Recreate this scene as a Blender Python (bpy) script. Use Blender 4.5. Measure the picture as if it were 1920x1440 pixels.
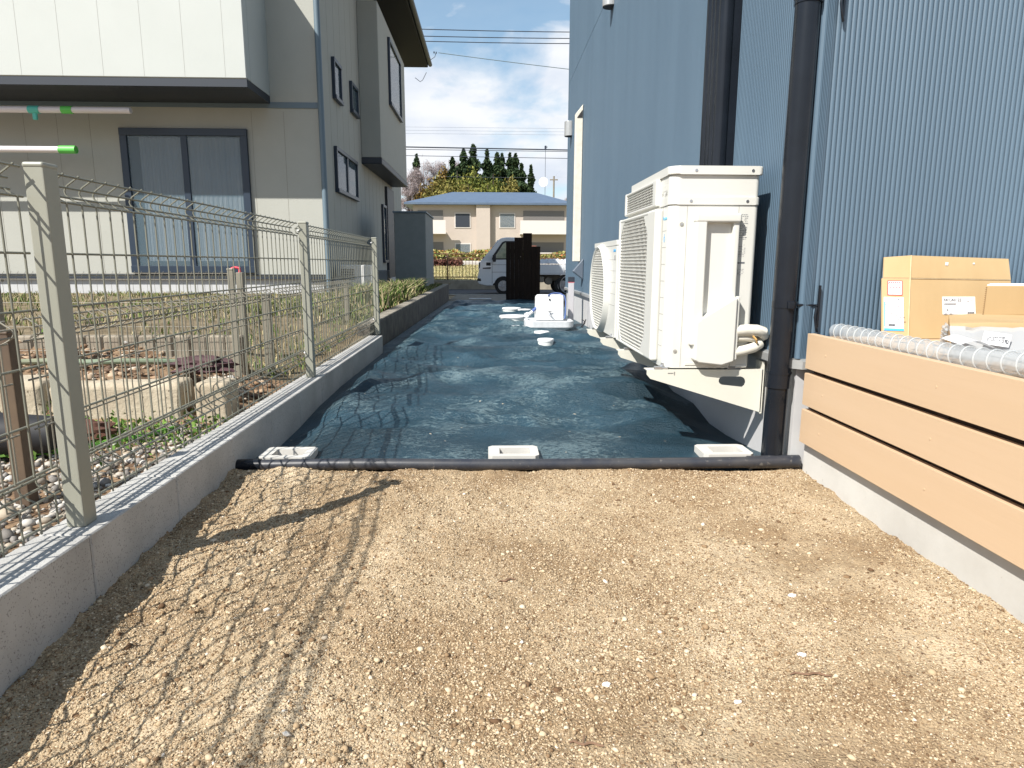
import bpy, bmesh, math, random
import numpy as np
from mathutils import Vector, Matrix
from mathutils import noise as mnoise

for o in list(bpy.data.objects): bpy.data.objects.remove(o)
S = bpy.context.scene
COL = S.collection
R = math.radians

# ------------------------------------------------------------------ camera
cam_d = bpy.data.cameras.new('camera'); cam = bpy.data.objects.new('camera', cam_d); COL.objects.link(cam)
MR = Vector((0.99942311, -0.03385324, 0.0027208)); MU = Vector((0.003375, 0.17871362, 0.98389535)); MF = Vector((0.03379429, 0.98331856, -0.17872478))
m = Matrix((MR, MU, -MF)).transposed().to_4x4()
cam.matrix_world = m
cam_d.sensor_width = 36; cam_d.lens = 1249/1920*36; cam_d.clip_start = 0.05; cam_d.clip_end = 3000
S.camera = cam
S.render.resolution_x = 1024; S.render.resolution_y = 768

# ------------------------------------------------------------------ sun, sky, exposure
SD = Vector((0.60, 0.62, -0.88)).normalized()          # the way the light travels
sun_d = bpy.data.lights.new('sun', 'SUN'); sun_d.energy = 5.0; sun_d.angle = R(0.5); sun_d.color = (1.0, 0.955, 0.88)
sun = bpy.data.objects.new('sun', sun_d); COL.objects.link(sun)
sun.rotation_euler = SD.to_track_quat('-Z', 'Y').to_euler()
sun.location = (-6, -6, 9)
W = bpy.data.worlds.new("World"); S.world = W; W.use_nodes = True
nt = W.node_tree; nt.nodes.clear()
def wn(t, **k):
    n = nt.nodes.new(t)
    for a, b in k.items(): setattr(n, a, b)
    return n
sky = wn('ShaderNodeTexSky', sky_type='NISHITA', sun_disc=False)
sky.sun_elevation = math.asin(-SD.z); sky.sun_rotation = math.atan2(-SD.x, -SD.y)
sky.air_density = 1.0; sky.dust_density = 0.4; sky.ozone_density = 1.6
tc = wn('ShaderNodeTexCoord'); mp = wn('ShaderNodeMapping'); mp.inputs['Scale'].default_value = (1.0, 1.0, 2.3); mp.inputs['Location'].default_value = (0.1, 0.6, 0.4)
nz = wn('ShaderNodeTexNoise'); nz.inputs['Scale'].default_value = 5.2; nz.inputs['Detail'].default_value = 9; nz.inputs['Roughness'].default_value = 0.52
nz.inputs['Distortion'].default_value = 0.25
sx = wn('ShaderNodeSeparateXYZ'); mr = wn('ShaderNodeMapRange'); ad = wn('ShaderNodeMath', operation='ADD'); cr = wn('ShaderNodeValToRGB')
mr.inputs['From Min'].default_value = 0.255; mr.inputs['From Max'].default_value = 0.325; mr.inputs['To Min'].default_value = 0.14; mr.inputs['To Max'].default_value = -0.10
cr.color_ramp.elements[0].position = 0.46; cr.color_ramp.elements[0].color = (0.25, 0.25, 0.25, 1); cr.color_ramp.elements[1].position = 0.60; cr.color_ramp.elements[1].color = (1, 1, 1, 1)
nz2 = wn('ShaderNodeTexNoise'); nz2.inputs['Scale'].default_value = 9; nz2.inputs['Detail'].default_value = 6
cc = wn('ShaderNodeValToRGB'); cc.color_ramp.elements[0].position = 0.35; cc.color_ramp.elements[0].color = (5.3, 5.75, 6.5, 1); cc.color_ramp.elements[1].position = 0.62; cc.color_ramp.elements[1].color = (6.7, 6.85, 7.1, 1)
mx = wn('ShaderNodeMix', data_type='RGBA'); bg = wn('ShaderNodeBackground'); bg.inputs['Strength'].default_value = 0.092; ow = wn('ShaderNodeOutputWorld')
L = nt.links.new
L(tc.outputs['Generated'], mp.inputs[0]); L(mp.outputs[0], nz.inputs['Vector']); L(mp.outputs[0], nz2.inputs['Vector'])
L(tc.outputs['Generated'], sx.inputs[0]); L(sx.outputs['Z'], mr.inputs['Value']); L(nz.outputs['Fac'], ad.inputs[0]); L(mr.outputs[0], ad.inputs[1])
L(ad.outputs[0], cr.inputs[0]); L(nz2.outputs['Fac'], cc.inputs[0])
L(cr.outputs[0], mx.inputs['Factor']); hs = wn('ShaderNodeHueSaturation'); hs.inputs['Saturation'].default_value = 1.25; hs.inputs['Hue'].default_value = 0.485; L(sky.outputs[0], hs.inputs['Color']); L(hs.outputs[0], mx.inputs['A']); L(cc.outputs[0], mx.inputs['B']); L(mx.outputs['Result'], bg.inputs['Color']); L(bg.outputs[0], ow.inputs[0])
S.view_settings.view_transform = 'Standard'; S.view_settings.look = 'None'; S.view_settings.gamma = 1; S.view_settings.exposure = 0.68
S.render.engine = 'CYCLES'
S.cycles.max_bounces = 6; S.cycles.transparent_max_bounces = 12

# ------------------------------------------------------------------ materials
MATS = {}
def mat(name, col=(0.5, 0.5, 0.5), rough=0.6, metal=0.0, spec=0.5, var=0.0, vscale=8.0, col2=None, bump=0.0, bscale=60.0, bdist=0.002,
        stretch=(1, 1, 1), alpha=1.0, detail=6.0, spots=None, trans=0.0, island=None, coat=0.0, ramp=None):
    if name in MATS: return MATS[name]
    M = bpy.data.materials.new(name); M.use_nodes = True; t = M.node_tree; b = t.nodes['Principled BSDF']
    b.inputs['Roughness'].default_value = rough; b.inputs['Metallic'].default_value = metal; b.inputs['Specular IOR Level'].default_value = spec
    b.inputs['Alpha'].default_value = alpha; b.inputs['Transmission Weight'].default_value = trans; b.inputs['Coat Weight'].default_value = coat
    N = t.nodes.new; K = t.links.new
    tcn = N('ShaderNodeTexCoord'); mpn = N('ShaderNodeMapping'); mpn.inputs['Scale'].default_value = stretch; K(tcn.outputs['Object'], mpn.inputs[0])
    c2 = col2 if col2 else tuple(max(0, c*(1-var)) for c in col)
    if island:
        g = N('ShaderNodeNewGeometry'); r = N('ShaderNodeValToRGB'); r.color_ramp.interpolation = 'LINEAR'
        els = r.color_ramp.elements
        while len(els) < len(island): els.new(0.5)
        for i, (p, c) in enumerate(island): els[i].position = p; els[i].color = (*c, 1)
        K(g.outputs['Random Per Island'], r.inputs[0]); out = r.outputs[0]
    else:
        n = N('ShaderNodeTexNoise'); n.inputs['Scale'].default_value = vscale; n.inputs['Detail'].default_value = detail; n.inputs['Roughness'].default_value = 0.6
        K(mpn.outputs[0], n.inputs['Vector'])
        r = N('ShaderNodeValToRGB'); els = r.color_ramp.elements
        if ramp:
            while len(els) < len(ramp): els.new(0.5)
            for i, (p, c) in enumerate(ramp): els[i].position = p; els[i].color = (*c, 1)
        else:
            els[0].position = 0.35; els[0].color = (*c2, 1); els[1].position = 0.65; els[1].color = (*col, 1)
        K(n.outputs['Fac'], r.inputs[0]); out = r.outputs[0]
    if spots:      # (scale, threshold, colour)
        for (sc, th, scol) in spots:
            n2 = N('ShaderNodeTexNoise'); n2.inputs['Scale'].default_value = sc; n2.inputs['Detail'].default_value = 3; K(mpn.outputs[0], n2.inputs['Vector'])
            r2 = N('ShaderNodeValToRGB'); r2.color_ramp.elements[0].position = th; r2.color_ramp.elements[1].position = th+0.05; K(n2.outputs['Fac'], r2.inputs[0])
            mm = N('ShaderNodeMix'); mm.data_type = 'RGBA'; K(r2.outputs[0], mm.inputs['Factor']); K(out, mm.inputs['A']); mm.inputs['B'].default_value = (*scol, 1); out = mm.outputs['Result']
    K(out, b.inputs['Base Color'])
    if bump > 0:
        n3 = N('ShaderNodeTexNoise'); n3.inputs['Scale'].default_value = bscale; n3.inputs['Detail'].default_value = 5; K(mpn.outputs[0], n3.inputs['Vector'])
        bp = N('ShaderNodeBump'); bp.inputs['Strength'].default_value = bump; bp.inputs['Distance'].default_value = bdist
        K(n3.outputs['Fac'], bp.inputs['Height']); K(bp.outputs[0], b.inputs['Normal'])
    MATS[name] = M
    return M

m_dirt = mat('dirt', ramp=[(0.26, (0.19, 0.122, 0.068)), (0.42, (0.295, 0.208, 0.122)), (0.54, (0.42, 0.325, 0.210)), (0.68, (0.56, 0.455, 0.315))], vscale=2.6, detail=9, rough=0.95, spec=0.15,
             bump=1.0, bscale=210, bdist=0.008, spots=[(95, 0.64, (0.13, 0.085, 0.055)), (150, 0.60, (0.22, 0.155, 0.10)), (130, 0.68, (0.55, 0.46, 0.35))])
m_peb = mat('pebbles', rough=0.9, spec=0.2, island=[(0.0, (0.12, 0.070, 0.038)), (0.18, (0.25, 0.165, 0.092)), (0.5, (0.41, 0.308, 0.192)), (0.86, (0.535, 0.425, 0.285)), (0.985, (0.60, 0.50, 0.37)), (1.0, (0.64, 0.59, 0.52))], bump=0.4, bscale=300)
m_gravel = mat('river gravel', rough=0.75, island=[(0.0, (0.10, 0.09, 0.08)), (0.3, (0.24, 0.22, 0.20)), (0.55, (0.36, 0.29, 0.20)), (0.85, (0.40, 0.37, 0.33)), (1.0, (0.52, 0.5, 0.46))])
m_soil = mat('garden soil', col=(0.27, 0.185, 0.115), col2=(0.13, 0.08, 0.05), vscale=9, rough=1, spec=0.1, bump=1, bscale=40, bdist=0.01)
m_lawn = mat('lawn soil', col=(0.25, 0.20, 0.13), col2=(0.14, 0.11, 0.07), vscale=6, rough=1, spec=0.1, bump=1, bscale=60, bdist=0.01)
m_far = mat('far field', col=(0.36, 0.31, 0.17), col2=(0.23, 0.23, 0.11), vscale=0.6, rough=1, spec=0.1)
m_asph = mat('asphalt', col=(0.07, 0.07, 0.075), col2=(0.05, 0.05, 0.055), vscale=3, rough=0.9, bump=0.4, bscale=120)
m_gutter = mat('gutter concrete', col=(0.24, 0.21, 0.17), col2=(0.15, 0.135, 0.11), vscale=6, rough=0.9, bump=0.4, bscale=60)
m_block = mat('grey block', col=(0.46, 0.455, 0.44), col2=(0.36, 0.355, 0.34), vscale=5, rough=0.92, spec=0.2, bump=0.5, bscale=260, bdist=0.0015, spots=[(230, 0.60, (0.25, 0.245, 0.235)), (9, 0.68, (0.36, 0.35, 0.33))])
m_joint = mat('mortar joint', col=(0.15, 0.15, 0.16), var=0.2, rough=0.95)
m_conc = mat('smooth concrete', col=(0.56, 0.55, 0.52), col2=(0.46, 0.445, 0.41), vscale=3.5, rough=0.85, spec=0.25, bump=0.15, bscale=150, spots=[(55, 0.73, (0.30, 0.26, 0.2))])
m_found = mat('house foundation', col=(0.50, 0.50, 0.50), col2=(0.43, 0.43, 0.44), vscale=2, rough=0.8, bump=0.12, bscale=90)
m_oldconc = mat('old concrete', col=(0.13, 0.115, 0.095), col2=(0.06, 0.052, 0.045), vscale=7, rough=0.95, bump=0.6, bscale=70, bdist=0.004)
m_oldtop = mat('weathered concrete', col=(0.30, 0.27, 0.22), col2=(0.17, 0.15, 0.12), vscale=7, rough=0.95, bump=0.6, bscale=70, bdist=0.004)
m_stone = mat('porous stone', col=(0.46, 0.40, 0.30), col2=(0.34, 0.28, 0.20), vscale=5, rough=0.95, bump=0.7, bscale=60, bdist=0.006, spots=[(45, 0.67, (0.12, 0.09, 0.06))])
m_bed = mat('bed edging', col=(0.30, 0.26, 0.20), col2=(0.2, 0.17, 0.13), vscale=7, rough=0.9, bump=0.4, bscale=50)
m_fence = mat('fence coating', col=(0.29, 0.29, 0.24), col2=(0.27, 0.27, 0.225), vscale=3, rough=0.42, spec=0.5)
m_fence2 = mat('older fence coating', col=(0.25, 0.23, 0.18), col2=(0.18, 0.165, 0.13), vscale=3, rough=0.5)
m_brownpost = mat('brown post', col=(0.13, 0.09, 0.055), col2=(0.09, 0.06, 0.04), vscale=5, rough=0.6)
m_blue = mat('blue grey siding', col=(0.090, 0.142, 0.196), col2=(0.077, 0.124, 0.175), stretch=(1, 1, 0.12), vscale=3.5, rough=0.5, spec=0.5, bump=0.25, bscale=420, bdist=0.001, spots=[(150, 0.76, (0.22, 0.30, 0.38))])
m_bluedark = mat('siding back', col=(0.03, 0.045, 0.06), rough=0.8)
m_trim = mat('metal drip trim', col=(0.42, 0.43, 0.43), var=0.1, rough=0.35, metal=0.4)
m_black = mat('black pipe plastic', col=(0.010, 0.013, 0.019), col2=(0.007, 0.009, 0.013), vscale=6, rough=0.24, spec=0.35, spots=[(180, 0.78, (0.05, 0.048, 0.045))])
m_barpipe = mat('lying black pipe', col=(0.022, 0.025, 0.035), col2=(0.045, 0.045, 0.048), vscale=14, rough=0.4, spec=0.6, bump=0.2, bscale=40, spots=[(70, 0.66, (0.10, 0.095, 0.09))])
m_ac = mat('ivory enamel', col=(0.63, 0.625, 0.585), col2=(0.61, 0.605, 0.565), vscale=2, rough=0.33, spec=0.5)
m_acd = mat('seam', col=(0.30, 0.30, 0.28), rough=0.6)
m_fan = mat('fan dark', col=(0.045, 0.035, 0.03), rough=0.7)
m_brk = mat('bracket enamel', col=(0.66, 0.645, 0.57), col2=(0.60, 0.585, 0.51), vscale=3, rough=0.4)
m_zinc = mat('zinc bolt', col=(0.55, 0.56, 0.58), rough=0.3, metal=0.9)
m_hose = mat('insulation hose', col=(0.68, 0.65, 0.57), col2=(0.60, 0.57, 0.49), vscale=20, rough=0.8, bump=0.4, bscale=90)
m_tie = mat('tie', col=(0.55, 0.32, 0.10), rough=0.6)
m_ink = mat('print ink', col=(0.12, 0.12, 0.13), rough=0.8)
m_inkb = mat('blue print', col=(0.04, 0.32, 0.62), rough=0.6)
m_inkr = mat('red print', col=(0.70, 0.05, 0.08), rough=0.7)
m_paper = mat('white paper', col=(0.80, 0.80, 0.80), col2=(0.76, 0.76, 0.77), rough=0.8)
m_card = mat('cardboard', col=(0.48, 0.345, 0.19), col2=(0.42, 0.295, 0.155), vscale=4, rough=0.85, spec=0.2, stretch=(1, 1, 0.3))
m_carde = mat('cardboard edge', col=(0.62, 0.47, 0.28), var=0.2, vscale=40, rough=0.9)
m_cardd = mat('cardboard inside', col=(0.30, 0.18, 0.08), var=0.3, rough=0.9)
m_plank = mat('tan composite board', col=(0.56, 0.405, 0.265), col2=(0.545, 0.39, 0.25), vscale=22, rough=0.55, spec=0.35, bump=0.12, bscale=120, stretch=(1, 0.05, 1), spots=[(16, 0.78, (0.48, 0.35, 0.22))])
m_plankin = mat('dark timber frame', col=(0.05, 0.028, 0.018), rough=0.9)
m_film = mat('clear film', col=(0.50, 0.52, 0.53), rough=0.25, spec=0.6, alpha=0.46, var=0.03)
m_ring = mat('clear spiral rib', col=(0.58, 0.60, 0.60), rough=0.3, spec=0.5, alpha=0.6, var=0.03)
m_white = mat('white resin', col=(0.80, 0.80, 0.80), col2=(0.76, 0.76, 0.77), rough=0.4)
m_lid = mat('lid resin', col=(0.74, 0.74, 0.72), col2=(0.62, 0.66, 0.64), vscale=12, rough=0.5)
m_steel = mat('steel', col=(0.6, 0.6, 0.6), rough=0.2, metal=1)
m_bluehose = mat('blue hose', col=(0.09, 0.14, 0.34), rough=0.4)
m_tray = mat('terrazzo tray', col=(0.58, 0.60, 0.62), col2=(0.50, 0.52, 0.54), vscale=30, rough=0.6)
m_gpost = mat('grey post', col=(0.46, 0.45, 0.47), rough=0.5)
m_dkwood = mat('dark stained timber', col=(0.022, 0.014, 0.010), col2=(0.012, 0.008, 0.006), vscale=5, stretch=(6, 6, 0.5), rough=0.75, spec=0.2)
m_truck = mat('truck paint', col=(0.70, 0.73, 0.76), col2=(0.68, 0.71, 0.74), rough=0.25, coat=0.4)
m_glassd = mat('tinted glass', col=(0.05, 0.07, 0.08), rough=0.06, spec=0.8, alpha=0.45)
m_rub = mat('rubber', col=(0.018, 0.018, 0.018), rough=0.8)
m_dark = mat('dark plastic', col=(0.02, 0.02, 0.022), rough=0.6)
m_rim = mat('wheel rim', col=(0.45, 0.45, 0.46), rough=0.35, metal=0.7)
m_lamp = mat('headlamp', col=(0.75, 0.77, 0.8), rough=0.1, spec=0.9)
m_tarp = mat('tarpaulin', col=(0.66, 0.68, 0.70), col2=(0.5, 0.52, 0.55), vscale=6, rough=0.6, bump=0.6, bscale=8, bdist=0.03)
m_rail = mat('brown railing', col=(0.16, 0.085, 0.05), var=0.2, rough=0.6)
m_kerb = mat('kerb wall concrete', col=(0.36, 0.32, 0.25), col2=(0.26, 0.23, 0.18), vscale=4, rough=0.95)
m_hwall = mat('cream siding', col=(0.405, 0.41, 0.375), col2=(0.39, 0.395, 0.36), vscale=3, rough=0.85, spec=0.2, bump=0.5, bscale=60, bdist=0.004)
m_hup = mat('pale balcony cladding', col=(0.475, 0.50, 0.48), col2=(0.46, 0.485, 0.465), vscale=1.5, rough=0.7)
m_hdark = mat('charcoal trim', col=(0.025, 0.032, 0.045), rough=0.5)
m_sash = mat('navy sash', col=(0.018, 0.032, 0.055), rough=0.4)
m_gl = mat('window glass', col=(0.10, 0.16, 0.20), rough=0.04, spec=0.9, alpha=0.42)
m_curt = mat('sheer curtain', col=(0.72, 0.75, 0.78), col2=(0.55, 0.60, 0.65), vscale=7, stretch=(5, 5, 0.05), rough=0.9)
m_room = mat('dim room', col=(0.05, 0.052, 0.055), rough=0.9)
m_hpipe = mat('grey blue downpipe', col=(0.12, 0.17, 0.21), rough=0.5)
m_found2 = mat('pale foundation', col=(0.50, 0.51, 0.52), col2=(0.45, 0.46, 0.47), vscale=4, rough=0.85)
m_pole = mat('laundry pole', col=(0.72, 0.68, 0.70), rough=0.35)
m_grn = mat('green clip', col=(0.12, 0.55, 0.10), rough=0.5)
m_teal = mat('teal clip', col=(0.10, 0.50, 0.42), rough=0.5)
m_gblk = mat('grey green panel', col=(0.20, 0.225, 0.225), col2=(0.18, 0.205, 0.205), rough=0.7)
m_roofb = mat('blue tile roof', col=(0.095, 0.135, 0.20), col2=(0.08, 0.115, 0.175), vscale=2, rough=0.5)
m_apt = mat('beige render', col=(0.46, 0.40, 0.35), col2=(0.43, 0.37, 0.325), vscale=1, rough=0.85)
m_aptp = mat('pale balcony render', col=(0.60, 0.56, 0.53), var=0.04, rough=0.85)
m_conif = mat('conifer leaf', rough=0.9, spec=0.1, island=[(0, (0.016, 0.03, 0.016)), (0.6, (0.035, 0.06, 0.028)), (1, (0.07, 0.10, 0.04))])
m_gold = mat('golden leaf', rough=0.9, spec=0.1, island=[(0, (0.08, 0.08, 0.025)), (0.5, (0.18, 0.165, 0.05)), (1, (0.29, 0.245, 0.08))])
m_olive = mat('olive leaf', rough=0.9, spec=0.1, island=[(0, (0.05, 0.07, 0.02)), (0.5, (0.13, 0.15, 0.035)), (1, (0.24, 0.23, 0.06))])
m_rust = mat('rusty leaf', rough=0.9, spec=0.1, island=[(0, (0.06, 0.045, 0.015)), (0.5, (0.17, 0.11, 0.035)), (1, (0.25, 0.17, 0.05))])
m_twig = mat('bare twig', rough=0.9, spec=0.1, island=[(0, (0.22, 0.18, 0.18)), (1, (0.40, 0.34, 0.34))])
m_wiref = mat('fence wire coating', col=(0.20, 0.20, 0.16), col2=(0.17, 0.17, 0.135), vscale=3, rough=0.45)
m_bark = mat('bark', col=(0.12, 0.09, 0.07), var=0.3, rough=0.9)
m_hedge = mat('hedge leaf', rough=0.8, spec=0.2, island=[(0, (0.10, 0.14, 0.04)), (0.4, (0.36, 0.36, 0.12)), (0.75, (0.50, 0.45, 0.20)), (0.95, (0.42, 0.16, 0.05)), (1, (0.42, 0.14, 0.05))])
m_maroon = mat('maroon leaf', rough=0.8, spec=0.2, island=[(0, (0.08, 0.03, 0.025)), (1, (0.19, 0.085, 0.065))])
m_grass = mat('grass blade', rough=0.8, spec=0.2, island=[(0, (0.04, 0.075, 0.02)), (0.3, (0.10, 0.165, 0.035)), (0.55, (0.21, 0.22, 0.08)), (0.8, (0.34, 0.28, 0.16)), (1, (0.46, 0.38, 0.25))])
m_green = mat('weed leaf', rough=0.8, spec=0.2, island=[(0, (0.06, 0.13, 0.02)), (1, (0.17, 0.27, 0.06))])
m_debris = mat('garden debris', rough=0.9, island=[(0, (0.10, 0.06, 0.04)), (0.5, (0.26, 0.16, 0.09)), (0.8, (0.42, 0.32, 0.22)), (0.95, (0.48, 0.44, 0.38)), (1, (0.68, 0.67, 0.66))])
m_gpipe = mat('green garden hose', col=(0.13, 0.22, 0.15), col2=(0.22, 0.22, 0.14), vscale=3, rough=0.5)
m_ghose = mat('bright green hose', col=(0.08, 0.25, 0.03), rough=0.4)
m_sack = mat('maroon sack', col=(0.09, 0.045, 0.05), var=0.3, rough=0.8)
m_wire = mat('power cable', col=(0.02, 0.03, 0.05), rough=0.6)
m_wirel = mat('pale cable', col=(0.30, 0.33, 0.40), rough=0.6)
m_cable = mat('teal grey cable', col=(0.12, 0.16, 0.17), rough=0.6)
m_fishy = mat('brown clay', col=(0.12, 0.05, 0.03), col2=(0.06, 0.025, 0.018), vscale=10, rough=0.9, bump=0.5, bscale=80)
m_twigl = mat('dry twig', col=(0.22, 0.13, 0.08), var=0.3, rough=0.9)
m_wht = mat('white louver box', col=(0.66, 0.66, 0.66), rough=0.6)

# weed mat: woven cloth with folds
def weed_material():
    M = bpy.data.materials.new('weed control cloth'); M.use_nodes = True; t = M.node_tree; b = t.nodes['Principled BSDF']; N = t.nodes.new; K = t.links.new
    tcn = N('ShaderNodeTexCoord')
    mp1 = N('ShaderNodeMapping'); mp1.inputs['Scale'].default_value = (1, 1.6, 1); K(tcn.outputs['Object'], mp1.inputs[0])
    n1 = N('ShaderNodeTexNoise'); n1.inputs['Scale'].default_value = 2.2; n1.inputs['Detail'].default_value = 8; K(mp1.outputs[0], n1.inputs['Vector'])
    r1 = N('ShaderNodeValToRGB'); e = r1.color_ramp.elements; e[0].position = 0.3; e[0].color = (0.004, 0.021, 0.033, 1); e[1].position = 0.72; e[1].color = (0.018, 0.058, 0.088, 1)
    K(n1.outputs['Fac'], r1.inputs[0])
    mp2 = N('ShaderNodeMapping'); mp2.inputs['Scale'].default_value = (16, 42, 16); mp2.inputs['Rotation'].default_value = (0, 0, 0.25); K(tcn.outputs['Object'], mp2.inputs[0])
    n2 = N('ShaderNodeTexNoise'); n2.inputs['Scale'].default_value = 2.5; n2.inputs['Detail'].default_value = 7; n2.inputs['Distortion'].default_value = 1.2; K(mp2.outputs[0], n2.inputs['Vector'])
    n2b = N('ShaderNodeTexNoise'); n2b.inputs['Scale'].default_value = 3.0; n2b.inputs['Detail'].default_value = 3; K(tcn.outputs['Object'], n2b.inputs['Vector'])
    mu = N('ShaderNodeMath'); mu.operation = 'MULTIPLY'; K(n2.outputs['Fac'], mu.inputs[0]); K(n2b.outputs['Fac'], mu.inputs[1])
    r2 = N('ShaderNodeValToRGB'); e = r2.color_ramp.elements; e[0].position = 0.27; e[0].color = (0, 0, 0, 1); e[1].position = 0.36; e[1].color = (1, 1, 1, 1); K(mu.outputs[0], r2.inputs[0])
    ml = N('ShaderNodeMath'); ml.operation = 'MULTIPLY'; ml.inputs[1].default_value = 0.5; K(r2.outputs[0], ml.inputs[0])
    mm = N('ShaderNodeMix'); mm.data_type = 'RGBA'; K(ml.outputs[0], mm.inputs['Factor']); K(r1.outputs[0], mm.inputs['A']); mm.inputs['B'].default_value = (0.19, 0.27, 0.29, 1)  # pale streaks mixed into the colour stand in for bright thread glints
    n4 = N('ShaderNodeTexNoise'); n4.inputs['Scale'].default_value = 38; n4.inputs['Detail'].default_value = 2; K(tcn.outputs['Object'], n4.inputs['Vector'])
    r4 = N('ShaderNodeValToRGB'); r4.color_ramp.elements[0].position = 0.755; r4.color_ramp.elements[1].position = 0.78; K(n4.outputs['Fac'], r4.inputs[0])
    m4 = N('ShaderNodeMix'); m4.data_type = 'RGBA'; K(r4.outputs[0], m4.inputs['Factor']); K(mm.outputs['Result'], m4.inputs['A']); m4.inputs['B'].default_value = (0.5, 0.42, 0.32, 1)
    K(m4.outputs['Result'], b.inputs['Base Color'])
    b.inputs['Roughness'].default_value = 0.40; b.inputs['Specular IOR Level'].default_value = 0.45
    n3 = N('ShaderNodeTexNoise'); n3.inputs['Scale'].default_value = 3; n3.inputs['Detail'].default_value = 10; n3.inputs['Roughness'].default_value = 0.7; K(mp2.outputs[0], n3.inputs['Vector'])
    bp = N('ShaderNodeBump'); bp.inputs['Strength'].default_value = 1.0; bp.inputs['Distance'].default_value = 0.011; K(n3.outputs['Fac'], bp.inputs['Height'])
    n5 = N('ShaderNodeTexNoise'); n5.inputs['Scale'].default_value = 450; K(tcn.outputs['Object'], n5.inputs['Vector'])
    bp2 = N('ShaderNodeBump'); bp2.inputs['Strength'].default_value = 0.6; bp2.inputs['Distance'].default_value = 0.001; K(n5.outputs['Fac'], bp2.inputs['Height']); K(bp.outputs[0], bp2.inputs['Normal'])
    K(bp2.outputs[0], b.inputs['Normal'])
    return M
m_weed = weed_material()

# ------------------------------------------------------------------ builders
WL = {}
def tag(o, label=None, cat=None, group=None, kind=None):
    if label: o['label'] = label
    if cat: o['category'] = cat
    if group: o['group'] = group
    if kind: o['kind'] = kind
    return o
def empty(name, loc, label, cat, group=None):
    o = bpy.data.objects.new(name, None); o.empty_display_size = 0.1; COL.objects.link(o); o.location = loc; WL[o.name] = Vector(loc)
    return tag(o, label, cat, group)
def link_mesh(name, me, mats, parent=None, smooth=True, angle=35):
    if not isinstance(mats, (list, tuple)): mats = [mats]
    for mt in mats: me.materials.append(mt)
    o = bpy.data.objects.new(name, me); COL.objects.link(o)
    if parent is not None:
        org = WL[parent.name]; o.parent = parent; WL[o.name] = org
    else:
        n = len(me.vertices); co = np.empty(n*3, np.float32); me.vertices.foreach_get('co', co); co = co.reshape(-1, 3)
        mn, mxx = co.min(0), co.max(0); org = Vector(((mn[0]+mxx[0])/2, (mn[1]+mxx[1])/2, mn[2])); WL[o.name] = org; o.location = org
    me.transform(Matrix.Translation(-org))
    if smooth and len(me.polygons):
        me.polygons.foreach_set('use_smooth', [True]*len(me.polygons)); me.set_sharp_from_angle(angle=R(angle))
    me.update()
    return o
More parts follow.
